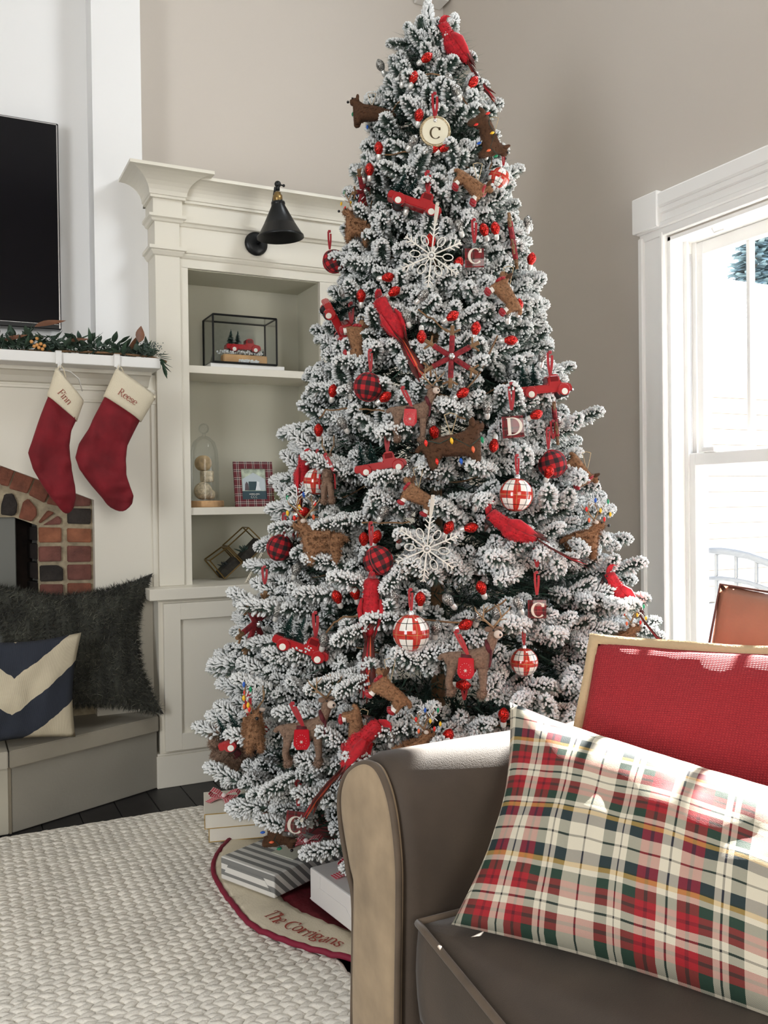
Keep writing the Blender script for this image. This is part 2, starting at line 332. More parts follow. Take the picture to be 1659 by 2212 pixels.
# ------------------------------------------------------------------ windows
def window(n, ya, yb):
    w_ = empty('window_%d' % n, (0, 0, 0), kind='structure')
    z0, z1 = WZ
    bm = B()
    for s, e in ((-1, ya), (1, yb)):      # side casings with stepped profile
        a, b = (e-.112, e) if s < 0 else (e, e+.112)
        box(bm, (XW-.018, a, z0-.06), (XW, b, z1+.02), .002)
        oo = (a, a+.022) if s < 0 else (b-.022, b); box(bm, (XW-.03, oo[0], z0-.06), (XW, oo[1], z1+.02), .004)
        ii = (b-.016, b) if s < 0 else (a, a+.016); box(bm, (XW-.025, ii[0], z0-.06), (XW, ii[1], z1+.02), .004)
    obj('side_casing', bm, M_win, w_)
    bm = B()
    box(bm, (XW-.022, ya-.11, z1+.005), (XW, yb+.11, z1+.13), .002); box(bm, (XW-.032, ya-.115, z1+.03), (XW, yb+.115, z1+.05), .004)
    box(bm, (XW-.04, ya-.12, z1+.095), (XW, yb+.12, z1+.145), .006); box(bm, (XW-.03, ya-.115, z1+.075), (XW, yb+.115, z1+.1), .004)
    obj('head_casing', bm, M_win, w_)
    for e in (ya-.122, yb+.004):
        bm = B(); box(bm, (XW-.045, e, z1+.035), (XW, e+.118, z1+.152), .003); obj('corner_block', bm, M_win, w_)
    bm = B(); box(bm, (XW-.07, ya-.13, z0-.03), (XW+.13, yb+.13, z0), .006); obj('window_sill', bm, M_win, w_)
    bm = B()   # jambs and tracks
    box(bm, (XW-.002, ya, z0), (XW+.15, ya+.012, z1)); box(bm, (XW-.002, yb-.012, z0), (XW+.15, yb, z1)); box(bm, (XW-.002, ya, z1-.012), (XW+.15, yb, z1))
    for e in (ya+.012, yb-.028):
        box(bm, (XW+.055, e, z0), (XW+.063, e+.016, z1-.01)); box(bm, (XW+.092, e, z0), (XW+.1, e+.016, z1-.01)); box(bm, (XW+.132, e, z0), (XW+.142, e+.016, z1-.01))
    obj('jamb', bm, M_win, w_)
    bm = B(); box(bm, (XW+.074, yb-.02, 1.19), (XW+.082, yb-.0125, z1-.05)); obj('sash_track', bm, M_silver, w_)
    def sash(nm, xa, xb, za, zb, top, bot, npane):
        s_ = B(); A, Bq = ya+.014, yb-.014
        box(s_, (xa, A, za), (xb, A+.04, zb), .003); box(s_, (xa, Bq-.04, za), (xb, Bq, zb), .003)
        box(s_, (xa+.001, A, za), (xb-.001, Bq, za+bot), .003); box(s_, (xa+.001, A, zb-top), (xb-.001, Bq, zb), .003)
        so = obj(nm, s_, M_win, w_); Y0, Y1 = A+.04, Bq-.04; step = (Y1-Y0)/npane
        for k in range(1, npane):
            m_ = B(); box(m_, (xa+.006, Y0+k*step-.009, za+bot-.002), (xb-.006, Y0+k*step+.009, zb-top+.002), .003); obj('muntin', m_, M_win, so)
        for k in range(npane):
            m_ = B(); box(m_, ((xa+xb)/2-.002, Y0+k*step-.001, za+bot-.003), ((xa+xb)/2+.002, Y0+(k+1)*step+.001, zb-top+.003)); obj('pane', m_, M_pane, so)
    sash('upper_sash', XW+.1, XW+.135, 1.155, z1-.012, .045, .04, 4)
    sash('lower_sash', XW+.06, XW+.095, z0, 1.195, .042, .07, 1)
    bm = B(); box(bm, (XW+.052, yb-.14, 1.195), (XW+.09, yb-.085, 1.212), .003); obj('sash_lock', bm, M_win, w_)
    p = atX(1545, 462, XW-.02)
    if n == 1:
        bm = B(); tube(bm, [(XW+.02, p.y+.05, z1-.014), (XW+.02, p.y+.04, z1-.03), (XW+.02, p.y, z1-.03)], .004); obj('shade_bracket', bm, M_win, w_)
window(1, *W1); window(2, *W2)  # the second window is out of view, added to let sun in

# ================================================================== BOOKCASE
YU = 3.415; YBASE = 3.325; ZCT = .737; XR = XW-.003
bc = thing('built_in_bookcase', 'cream built-in bookcase with crown molding and open shelves beside the fireplace', 'bookcase', (.7, YU, 0))
def bobj(name, bm, m=None, sm=False):
    o = obj(name, bm, m or M_cream, bc, sm); o.matrix_parent_inverse = bc.matrix_basis.inverted(); return o
def sweep(bm, x0, x1, yf, yb, prof, left=True, right=True):
    rs = []
    for e, z in prof:
        L = (x0-(e if left else 0)); R = x1+(e if right else 0)
        rs.append([Vector((L, yb, z)), Vector((L, yf-e, z)), Vector((R, yf-e, z)), Vector((R, yb, z))])
    rings(bm, rs, closed=False)
    bm.faces.new([bm.verts.new(p) for p in rs[-1]]); bm.faces.new([bm.verts.new(p) for p in rs[0]][::-1])
def cove(h0, h1, e): return [(0.004, h0), (.010, h0+.001), (.010, h0+.010), (.014, h0+.012)] + [(.014+(e-.014)*(1-math.cos(t*PI/2/7)), h0+.012+(h1-.012-h0-.012)*math.sin(t*PI/2/7)) for t in range(1, 8)] + [(e+.004, h1-.012), (e+.004, h1)]
bm = B(); box(bm, (.73, YU-.012, ZCT), (.825, YB, 2.20), .002)
box(bm, (.722, YU-.024, 2.13), (.834, YB, 2.21), .002)
sweep(bm, .726, .830, YU-.012, YB-.1, [(0, 2.112), (.006, 2.115), (.010, 2.123), (.018, 2.128), (.018, 2.138)])
sweep(bm, .729, .826, YU-.012, YB-.1, [(0, 1.985), (.006, 1.988), (.014, 2.0), (.014, 2.004), (.022, 2.006), (.022, 2.018)])
bobj('pilaster', bm)
bm = B(); sweep(bm, .722, .834, YU-.024, YB-.12, cove(2.195, 2.291, .095)); bobj('pilaster_crown', bm)
bm = B(); box(bm, (.82, YU, 1.952), (XR, YB, 2.215)); bobj('header_board', bm)
bm = B()
sweep(bm, .82, XR, YU, YU+.02, [(0, 1.985), (.006, 1.988), (.012, 1.997), (.012, 2.003), (.018, 2.005), (.018, 2.015)], False, False)
sweep(bm, .82, XR, YU, YU+.02, [(0, 2.105), (.006, 2.108), (.010, 2.117), (.018, 2.121), (.018, 2.132)], False, False)
bobj('header_molding', bm)
bm = B(); sweep(bm, .82, XR, YU, YB-.1, cove(2.195, 2.283, .07), False, False); bobj('crown_molding', bm)
bm = B(); box(bm, (.825, YU, ZCT), (.857, YB, 1.953)); box(bm, (1.402, YU, ZCT), (XR, YB-.002, 1.953)); bobj('stile', bm)
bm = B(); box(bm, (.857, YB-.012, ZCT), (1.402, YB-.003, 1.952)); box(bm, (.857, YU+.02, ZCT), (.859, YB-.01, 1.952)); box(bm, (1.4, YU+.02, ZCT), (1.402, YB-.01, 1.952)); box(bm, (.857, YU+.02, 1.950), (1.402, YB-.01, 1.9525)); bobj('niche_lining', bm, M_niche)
for z in (1.568, 1.019):
    bm = B(); box(bm, (.859, YU+.012, z-.015), (1.4, YB-.012, z+.014), .001); bobj('shelf', bm)
bm = B(); box(bm, (.67, YBASE-.03, ZCT-.042), (XR, YB-.005, ZCT), .002); bobj('countertop', bm)
bm = B(); box(bm, (.706, YBASE+.0, .05), (XR, YB-.01, ZCT-.042)); box(bm, (.702, YBASE-.006, ZCT-.05), (XR, YBASE+.01, ZCT-.042), .002); bobj('base_carcass', bm)
bm = B(); box(bm, (.692, YBASE-.012, 0), (XR, YB-.02, .118), .002); box(bm, (.695, YBASE-.009, .118), (XR, YB-.02, .126), .002); bobj('plinth', bm)
def door(x0, x1):
    bm = B(); f = .062; z0, z1 = .135, ZCT-.056; yf = YBASE-.022; y2 = YBASE
    box(bm, (x0, yf, z0), (x0+f, y2, z1), .0015); box(bm, (x1-f, yf, z0), (x1, y2, z1), .0015)
    box(bm, (x0+f-.001, yf+.0003, z0), (x1-f+.001, y2, z0+f), .001); box(bm, (x0+f-.001, yf+.0003, z1-f), (x1-f+.001, y2, z1), .001)
    d = bobj('door', bm)
    bm = B(); box(bm, (x0+f-.005, yf+.013, z0+f-.005), (x1-f+.005, y2, z1-f+.005)); o = obj('door_panel', bm, M_cream, d)
    bm = B(); ball(bm, (x1-.03, yf-.016, z1-.08), .013); tube(bm, [(x1-.03, yf, z1-.08), (x1-.03, yf-.012, z1-.08)], .006); obj('knob', bm, M_black, d, True)
door(.722, 1.175); door(1.18, 1.63); door(1.635, 2.09)

# ------------------------------------------------------------------ things on the shelves
ZS1, ZS2 = 1.5825, 1.0335
bk = B(); box(bk, (.955, YU+.05, ZS1), (1.262, YU+.2, ZS1+.020), .001); tag(obj('display_board', bk, M_white), 'flat white board under the glass box on the top shelf', 'board')
gz = ZS1+.021; gx0, gx1, gy0, gy1, gh = .965, 1.228, YU+.045, YU+.19, .19
tb = thing('glass_terrarium_box', 'black-framed glass display box on the top shelf of the bookcase', 'display box', (1.1, YU+.1, gz))
def pobj(par, name, bm, m, sm=False, **k):
    o = obj(name, bm, m, par, sm, **k); o.matrix_parent_inverse = par.matrix_basis.inverted(); return o
bm = B(); c8 = [(x, y, z) for x in (gx0, gx1) for y in (gy0, gy1) for z in (gz+.003, gz+gh)]
for a in c8:
    for b in c8:
        if a < b and sum(abs(a[i]-b[i]) > 1e-6 for i in range(3)) == 1: tube(bm, [a, b], .004, 4)
box(bm, (gx0, gy0, gz), (gx1, gy1, gz+.004)); pobj(tb, 'frame', bm, M_black)
for lo, hi in (((gx0, gy0, gz), (gx1, gy0+.0015, gz+gh)), ((gx0, gy1-.0015, gz), (gx1, gy1, gz+gh)), ((gx0, gy0, gz), (gx0+.0015, gy1, gz+gh)), ((gx1-.0015, gy0, gz), (gx1, gy1, gz+gh)), ((gx0, gy0, gz+gh-.0015), (gx1, gy1, gz+gh))):
    bm = B(); box(bm, lo, hi); pobj(tb, 'pane', bm, M_clear)
bm = B(); box(bm, (gx0+.05, gy0+.03, gz+.006), (gx1-.03, gy0+.075, gz+.042), .004); M_crate = mat('pale_wood', (.62, .36, .16), .7, noise_s=8, noise_a=.25)
tag(obj('wooden_riser', bm, M_crate), 'small pale wooden block inside the black-framed glass box', 'block')
bm = B(); rr = random.Random(3)
for i in range(320):
    on = rr.random() < .6
    ball(bm, (rr.uniform(gx0+.04, gx1-.05) if on else rr.uniform(gx0+.11, gx1-.07), rr.uniform(gy0+.03, gy0+.09) if on else gy0+.02, gz+.047+rr.random()*.012 if on else gz+.008+rr.random()*.012), rr.uniform(.002, .005), ico=1)
tag(obj('artificial_snow', bm, M_flock, None, kind='stuff'), 'loose white artificial snow inside the black-framed glass box', 'snow')

# --- builders: bottle brush tree, truck
def brush_tree_mesh(h, r, n=420, seed=1, snow=.12):
    rr = random.Random(seed); bm = B(); tube(bm, [(0, 0, 0), (0, 0, h)], h*.02, 5)
    for i in range(n):
        t = rr.random()**1.15; z = h*(.1+.88*t); a = rr.random()*2*PI; L = r*(1-t)*rr.uniform(.75, 1.05)+.0015
        d = Vector((math.cos(a), math.sin(a), -.25+rr.random()*.2)); p = Vector((0, 0, z)); s = Vector((-math.sin(a), math.cos(a), 0))*h*.016
        f = bm.faces.new([bm.verts.new(p-s), bm.verts.new(p+s+Vector((0, 0, h*.02))), bm.verts.new(p+d*L+s*.5), bm.verts.new(p+d*L-s*.5)]); f.material_index = 0
        if rr.random() < snow: ball(bm, p+d*L, h*.012, ico=1, mi=1)
    me = bpy.data.meshes.new('bottle_brush_tree'); bm.to_mesh(me); bm.free(); me.materials.append(M_brush); me.materials.append(M_flock); return me
BRUSH = [brush_tree_mesh(.055, .021, seed=s) for s in (1, 2)]
def truck(trees=True, ribbon=True, s=1.0):
    """red pickup, 0.125 long, facing +X, origin at middle of the body"""
    r = empty('truck_tmp')
    bm = B()
    side = [(-.062, .0), (-.060, .014), (.008, .014), (.012, .033), (.016, .036), (.031, .036), (.035, .033), (.038, .017), (.058, .014), (.063, .009), (.063, -.003), (-.060, -.003)]
    prism(bm, [(x, -.018, z) for x, z in side], (0, 1, 0), .036, bev=.0022)
    for sy in (-1, 1):
        for cx in (-.035, .042):
            lathe(bm, [(.0, .0045), (.0125, .0045), (.0145, .002), (.0145, -.004)], 16, M=Matrix.Translation((cx, sy*.0185, .0)) @ Matrix.Rotation(-sy*PI/2, 4, 'X') @ Matrix.Diagonal((1, 1, 1, 1)))
    b = obj('body', bm, M_redpt, r)
    bm = B(); box(bm, (-.057, -.0145, .0115), (.004, .0145, .0150)); obj('truck_bed', bm, mat('dark_red_bed', (.12, .008, .008), .5), r)
    bm = B()
    for sy in (-1, 1): box(bm, (.014, sy*.0183-.0006, .020), (.0325, sy*.0183+.0006, .032), .0005)
    box(bm, (.0345, -.014, .020), (.0370, .014, .031), .0005); box(bm, (.0088, -.013, .020), (.0108, .013, .031), .0005)
    obj('window', bm, mat('cab_window', (.16, .012, .014), .08), r)
    for sy in (-1, 1):
        for cx in (-.035, .042):
            M = Matrix.Translation((cx, sy*.0195, -.004)) @ Matrix.Rotation(-sy*PI/2, 4, 'X')
            bm = B(); lathe(bm, [(0, -.004), (.0118, -.004), (.0118, .002), (.0105, .0034), (0, .0034)], 18, M=M); wh = obj('wheel', bm, M_tyre, r, True)
            bm = B(); lathe(bm, [(.0070, .0025), (.0070, .0042), (.0015, .0046), (.0014, .0052), (0, .0052)], 16, M=M); obj('hubcap', bm, M_hub, wh)
    bm = B(); box(bm, (.0615, -.019, -.004), (.0655, .019, .0005), .001); obj('bumper', bm, M_silver, r)
    if trees:
        for k, (dx, dy, q) in enumerate(((-.040, 0, 1.0), (-.014, .004, .95))):
            o = objm('bottle_brush_tree', BRUSH[k], [M_brush], r); o.location = (dx, dy, .012); o.scale = (q, q, q)
    if ribbon: ribbon_part(r, (.022, 0, .036), .05)
    return r
BASES = {}
def ribbon_part(par, base, h, w=.006, spread=.008, m=None, tilt=0):
    bm = B()
    for s in (-1, 1):
        pts = [Vector(base)+Vector((s*spread*(.55*t+.2*math.sin(t*PI))+tilt*t, 0, h*t*(.88 if s > 0 else 1))) for t in (0, .2, .4, .6, .8, 1)]
        rings(bm, [[p+Vector((-w/2*(.5+.5*abs(math.cos(i))), 0, 0)), p+Vector((w/2, .0015, 0)), p+Vector((w/2, -.0003, 0)), p+Vector((-w/2, -.0015, 0))] for i, p in enumerate(pts)])
    bm2 = bm; box(bm2, Vector(base)+Vector((tilt-.004, -.003, h-.003)), Vector(base)+Vector((tilt+.004, .003, h+.004)), .001)
    o_ = obj('ribbon', bm2, m or M_ribbon, par); BASES[o_.data.name] = Vector(base); return o_
def twine_part(par, base, h, spread=.012):
    bm = B()
    for s in (-1, 1): tube(bm, [Vector(base), Vector(base)+Vector((s*spread*.6, 0, h*.6)), Vector(base)+Vector((s*spread, .004, h))], .0008, 4)
    tube(bm, [Vector(base)+Vector((-spread, .004, h)), Vector(base)+Vector((0, .006, h+.004)), Vector(base)+Vector((spread, .004, h))], .0008, 4)
    o_ = obj('twine_loop', bm, M_jute, par); BASES[o_.data.name] = Vector(base); return o_
def copy_tree(o, parent=None):
    c = o.copy(); COL.objects.link(c)
    if parent: c.parent = parent
    for chd in list(o.children): copy_tree(chd, c)
    return c
def finish(root, name, label, cat, group=None):
    root.name = name; root['label'] = label; root['category'] = cat
    if group: root['group'] = group
t = truck(True, False); t.location = (1.10, gy0+.055, gz+.068); t.scale = (1.15,)*3
finish(t, 'toy_truck', 'red toy pickup carrying two little trees inside the glass box on the shelf', 'toy truck', 'red toy pickups with bottle brush trees')
for k, (x, q) in enumerate(((1.19, .95), (.99, .6))):
    o = objm('bottle_brush_tree', BRUSH[k], [M_brush]); o.location = (x, gy0+.11 if k else gy0+.06, gz+.006); o.scale = (q*1.1, q*1.1, q*1.3)
    tag(o, ['small snowy bottle brush tree at the right end inside the glass box', 'tiny bottle brush tree at the left inside the glass box'][k], 'tree', 'loose bottle brush trees in the glass box')
# cloche with wound balls on a wood slice
cx, cy = .945, YU+.13
bm = B(); lathe(bm, [(0, 0), (.075, 0), (.077, .006), (.076, .022), (.074, .026), (0, .026)], 28, (cx, cy, ZS2)); 
tag(obj('wood_slice', bm, mat('wood_slice_bark', (.42, .25, .12), .8, noise_s=14, noise_a=.45)), 'round wood slice board with bark edge under the glass cloche', 'board')
cl = thing('glass_cloche', 'clear glass bell cloche with round knob on the wood slice', 'cloche', (cx, cy, ZS2+.027))
bm = B(); lathe(bm, [(.058, 0), (.0575, .15), (.054, .2), (.043, .235), (.02, .255), (.008, .259), (.007, .268)], 36, (cx, cy, ZS2+.027)); pobj(cl, 'dome', bm, M_clear, True)
bm = B(); ball(bm, (cx, cy, ZS2+.027+.288), .021, 18); pobj(cl, 'knob', bm, M_clear, True)
M_ball = mat('wound_fibre', (.62, .52, .36), .9, noise_s=90, noise_a=.3, bump=1, bump_s=140); M_roll = mat('ribbon_roll', (.50, .36, .2), .85, noise_s=40, noise_a=.3)
zz = ZS2+.029
def orb(nm, c, r, sc, lab, m=M_ball, cat='decor ball'):
    bm = B(); ball(bm, c, r, 20, sc=sc); tag(obj(nm, bm, m, None, True), lab, cat)
orb('wound_ball', (cx-.012, cy-.02, zz+.036), .036, (1, 1, 1), 'lowest cream wound fibre ball inside the glass cloche')
orb('wound_ball', (cx+.027, cy+.02, zz+.022), .022, (1, 1, 1.0), 'small tan wound ball at the right foot inside the cloche')
bm = B(); lathe(bm, [(0, 0), (.024, 0), (.027, .004), (.027, .04), (.024, .044), (0, .044)], 20, (cx+.008, cy-.008, zz+.072)); tag(obj('twine_spool', bm, M_ball, None, True), 'pale cylindrical spool in the middle of the cloche stack', 'spool')
M = Matrix.Translation((cx-.006, cy-.008, zz+.147)) @ Matrix.Rotation(PI/2, 4, 'X') @ Matrix.Rotation(.35, 4, 'Y')
bm = B(); lathe(bm, [(0, -.018), (.006, -.02), (.008, -.018), (.014, -.021), (.017, -.019), (.023, -.021), (.029, -.019), (.031, -.012), (.031, .012), (.028, .018), (0, .018)], 26, M=M); tag(obj('ribbon_roll', bm, M_roll, None, True), 'tan coiled ribbon roll lying on top of the cloche stack', 'roll')
# tartan photo frame
P0 = atY(510, 1093, YU+.1); fw = .165; fh = .188
fr = thing('photo_frame', 'maroon tartan picture frame on the middle shelf beside the cloche', 'picture frame', (P0.x, P0.y, ZS2))
fr.rotation_euler = (-.16, 0, 0)
R_, K_, W_ = (.13, .012, .018), (.03, .01, .015), (.75, .7, .62)
M_frame = plaid('maroon_tartan', [(3, R_), (.5, W_), (1.5, K_), (.5, W_), (3, R_), (.4, K_)], [(3, R_), (.5, W_), (1.5, K_), (.5, W_), (3, R_), (.4, K_)], 30, 30, coord='Object')
bm = B(); bw = .03
for lo, hi in (((0, 0, 0), (bw, .012, fh)), ((fw-bw, 0, 0), (fw, .012, fh)), ((bw, 0, 0), (fw-bw, .012, bw)), ((bw, 0, fh-bw), (fw-bw, .012, fh))): box(bm, lo, hi)
fo = obj('frame_border', bm, None, fr); fo.data.materials.clear()
fm = M_frame; n_, l_ = N(fm)
for nd in n_:
    if nd.type == 'SEPXYZ':
        sp = nd
cmb = n_.new('ShaderNodeCombineXYZ'); s2 = n_.new('ShaderNodeSeparateXYZ'); tcn = [x for x in n_ if x.type == 'TEX_COORD'][0]
l_.new(tcn.outputs['Object'], s2.inputs[0]); l_.new(s2.outputs['X'], cmb.inputs[0]); l_.new(s2.outputs['Z'], cmb.inputs[1]); l_.new(cmb.outputs[0], sp.inputs[0])
fo.data.materials.append(fm)
bm = B(); tube(bm, [(fw*.5, .012, fh*.7), (fw*.5, .07, 0.0)], .006, 4); obj('easel_leg', bm, M_black, fr)
pz0, pz1, px0, px1 = bw-.002, fh-bw+.002, bw-.002, fw-bw+.002
bm = B(); box(bm, (px0, .006, pz0), (px1, .0085, pz1)); ph = obj('photograph', bm, mat('photo_sky', (.42, .47, .36), .3, noise_s=40, noise_a=.5), fr)
def flat(par, nm, pts, y, m):
    bm = B(); prism(bm, [(a, y, b) for a, b in pts], (0, 1, 0), .0006); obj(nm, bm, m, par)
u = lambda a, b: (px0+(px1-px0)*a, pz0+(pz1-pz0)*b)
flat(ph, 'printed_barn', [u(.05, .3), u(.95, .3), u(.95, .66), u(.5, .86), u(.05, .66)], .0052, mat('barn_print', (.5, .56, .58), .4))
flat(ph, 'printed_door', [u(.3, .3), u(.68, .3), u(.68, .58), u(.3, .58)], .0046, mat('door_print', (.02, .05, .06), .4))
flat(ph, 'printed_banner', [u(0, 0), u(1, 0), u(1, .28), u(0, .28)], .0046, mat('banner_print', (.02, .055, .07), .4))
flat(ph, 'printed_figure', [u(.55, .3), u(.76, .3), u(.7, .46), u(.72, .56), u(.62, .6), u(.6, .46)], .0040, mat('figure_print', (.75, .78, .8), .4))
flat(ph, 'printed_figure', [u(.14, .3), u(.3, .3), u(.28, .5), u(.22, .58), u(.16, .5)], .0040, mat('figure_print2', (.10, .07, .08), .4))
bm = B(); q = random.Random(5)
for i in range(12): a = .3+i*.035; box(bm, (u(a, 0)[0], .0040, u(0, .17)[1]), (u(a+.02, 0)[0], .0046, u(0, .185+q.random()*.02)[1]))
for i in range(3): a = .4+i*.09; pts_ = arc(0, 0, .004, .005, 50, 310, 8); tube(bm, [(u(a, 0)[0]+x, .0042, u(0, .1)[1]+y) for x, y in pts_], .0006, 4)
obj('printed_lettering', bm, M_eyew, ph)
g = atY(597, 1075, YU+.11); bm = B(); ball(bm, (g.x, g.y, ZS2+.031), .031, 24); lathe(bm, [(.008, .0), (.008, .008), (0, .009)], 12, (g.x-.018, g.y, ZS2+.055))
tag(obj('glass_ball', bm, glass('pale_glass', (.80, .82, .70), .12), None, True), 'pale clear glass ball between the tartan photo frame and the tree', 'ornament')
# tilted terrariums with succulents
def rodframe(par, pts, dep):
    bm = B(); F_ = [Vector(p) for p in pts]; Bk = [p+Vector(dep) for p in F_]
    for i in range(4):
        j = (i+1) % 4; tube(bm, [F_[i], F_[j]], .0028, 4); tube(bm, [Bk[i], Bk[j]], .0028, 4); tube(bm, [F_[i], Bk[i]], .0028, 4)
    pobj(par, 'frame', bm, M_brass)
    bm = B(); bm.faces.new([bm.verts.new(p) for p in F_]); pobj(par, 'pane', bm, M_clear)
    bm = B(); bm.faces.new([bm.verts.new(p) for p in Bk]); pobj(par, 'pane', bm, M_clear)
def rosette(par, c, R, n=16, col=(.035, .06, .045)):
    mm = mat('succulent_%d' % int(col[1]*1000), col, .6)
    for i in range(n):
        a = i*2.4; ln = R*(.55+.45*i/n); el = 1.3-1.0*i/n; d = Vector((math.cos(a)*math.cos(el), math.sin(a)*math.cos(el)*.6, math.sin(el)))
        bm = B(); tube(bm, [Vector(c), Vector(c)+d*ln*.5, Vector(c)+d*ln*.8, Vector(c)+d*ln], [.003, .0075, .005, .0005], 6, flat=.5); pobj(par, 'leaf', bm, mm, True)
YT = YU+.1
for k, (lab, quad, rc, rR) in enumerate((
   ('lower brass-framed glass terrarium tilted on its corner on the counter', [(453, 1211), (491, 1183), (522, 1216), (486, 1250)], (490, 1226), .045),
   ('upper brass-framed glass terrarium with green succulent leaning behind the tree', [(493, 1180), (537, 1140), (574, 1176), (530, 1219)], (533, 1195), .06))):
    tt = thing('terrarium', lab, 'terrarium', atY(quad[3][0], quad[3][1], YT), 'tilted brass terrariums on the counter')
    Q = [atY(x, y, YT) for x, y in quad]; rodframe(tt, Q, (0, .08, 0))
    cc = (Q[2]+Q[3])/2+Vector((0, .04, 0)); pc = atY(rc[0], rc[1], YT+.04)
    bm = B(); prism(bm, [Q[3]+Vector((0, .006, .002)), Q[2]+Vector((0, .006, .002)), (Q[2]*.65+Q[1]*.35)+Vector((-.004, .006, 0)), (Q[3]*.65+Q[0]*.35)+Vector((.004, .006, 0))], (0, 1, 0), .068); pobj(tt, 'soil', bm, mat('terrarium_soil', (.03, .025, .018), .9, noise_s=60, noise_a=.5))
    rosette(tt, pc, rR, 18, (.035, .06, .045) if k else (.018, .022, .020))
# wall sconce
S = atY(553, 527, YU-.004)
sc = thing('wall_sconce', 'black metal cone wall lamp mounted on the bookcase header', 'wall lamp', S)
RX = Matrix.Rotation(PI/2, 4, 'X')
bm = B(); lathe(bm, [(0, .016), (.030, .016), (.044, .010), (.047, .004), (.047, 0), (0, 0)], 32, M=Matrix.Translation(S) @ RX); pobj(sc, 'backplate', bm, M_black, True)
YSH = YU-.16
top = atY(600, 398, YSH+.02); sh0 = atY(601, 441, YSH); shb = atY(606, 512, YSH)
bm = B(); tube(bm, [S+Vector((0, -.01, 0)), S+Vector((.02, -.05, .01)), S+Vector((.03, -.06, .03))], .008, 8); tube(bm, [S+Vector((.03, -.06, .03)), top+Vector((-.01, 0, -.012))], .0045, 8)
ball(bm, S+Vector((.03, -.06, .03)), .011, 12); pobj(sc, 'arm', bm, M_black, True)
bm = B(); ball(bm, top, .013, 14); tube(bm, [top, top+Vector((.022, 0, -.002))], .003, 6); ball(bm, top+Vector((.024, 0, -.002)), .006, 8); tube(bm, [top, top+Vector((0, 0, -.025))], .008, 8); pobj(sc, 'joint', bm, M_black, True)
ax = (shb-sh0).normalized(); MS = Matrix.Translation(sh0) @ (-ax).to_track_quat('Z', 'Y').to_matrix().to_4x4(); L = (shb-sh0).length
bm = B(); lathe(bm, [(.010, .045), (.013, .043), (.013, .036), (.018, .033), (.018, .015), (.016, .012), (.016, .008)], 20, M=MS); pobj(sc, 'socket', bm, M_brass, True)
bm = B(); lathe(bm, [(.020, .010), (.026, .008), (.027, .0), (.025, -.004), (.060, -L*.6), (.088, -L-.005), (.090, -L-.004), (.089, -L+.004), (.086, -L+.004), (.023, -.010), (.0, -.008)], 44, M=MS); pobj(sc, 'lamp_shade', bm, M_black, True)
bm = B(); tube(bm, [MS @ Vector((.026, 0, .003)), MS @ Vector((.036, 0, .003))], .0025, 6); ball(bm, MS @ Vector((.038, 0, .003)), .0045, 8); pobj(sc, 'thumb_screw', bm, M_black, True)

# ================================================================== FIREPLACE
fp = thing('fireplace_surround', 'white painted fireplace surround with mantel shelf and arched brick opening', 'fireplace', (.1, 3.4, .27))
YS = 3.42; ZM1 = 1.572; ZM0 = 1.535
a1 = atY(203, 1080, YS); a0 = atY(0, 1005, YS); sl = (a1.z-a0.z)/(a1.x-a0.x)
xo = a1.x; zo = a1.z; xa = -.05; za = zo+sl*(xa-xo); XS = .7295
bm = B()
prism(bm, [(XS, YS, .27), (XS, YS, ZM0), (-1.03, YS, ZM0), (-1.03, YS, .27), (-.30-xo, YS, .27), (-.30-xo, YS, zo), (-.25, YS, za), (xa, YS, za), (xo, YS, zo), (xo, YS, .27)], (0, 1, 0), .099)
pobj(fp, 'surround_panel', bm, M_cream)
def zat(y, x=250): return atY(x, y, YS).z
bm = B(); z1_, z2_ = zat(839), zat(868)
box(bm, (-.9, YS-.008, z1_-.012), (XS, YS, z1_), .002); box(bm, (.42, YS-.008, z2_-.006), (XS, YS, z2_+.004), .002)
box(bm, (XS-.02, YS-.006, .27), (XS, YS, z1_-.01), .001); pobj(fp, 'panel_trim', bm, M_cream)
bm = B(); box(bm, (-1.0, 3.245, ZM0), (.712, YC, ZM1), .002); mo = pobj(fp, 'mantel_shelf', bm, M_white)
bm = B(); sweep(bm, -1.0, .70, YS, YC, [(0, ZM0-.05), (.012, ZM0-.046), (.03, ZM0-.028), (.055, ZM0-.014), (.075, ZM0-.012), (.075, ZM0)], False, False); obj('mantel_molding', bm, M_cream, mo).matrix_parent_inverse = Matrix()
YBK = 3.455
p30, p81 = atY(30, 1117, YBK+.012), atY(81, 1135, YBK+.012); ym = YBK+.012
bm = B(); prism(bm, [(XS-.03, ym, .27), (XS-.03, ym, 1.45), (-1.02, ym, 1.45), (-1.02, ym, .27), (-.3-p81.x, ym, .27), (-.3-p81.x, ym, p81.z), (-.3-p30.x, ym, p30.z), (p30.x, ym, p30.z), (p81.x, ym, p81.z), (p81.x, ym, .27)], (0, 1, 0), .03)
pobj(fp, 'mortar_bed', bm, M_mortar)
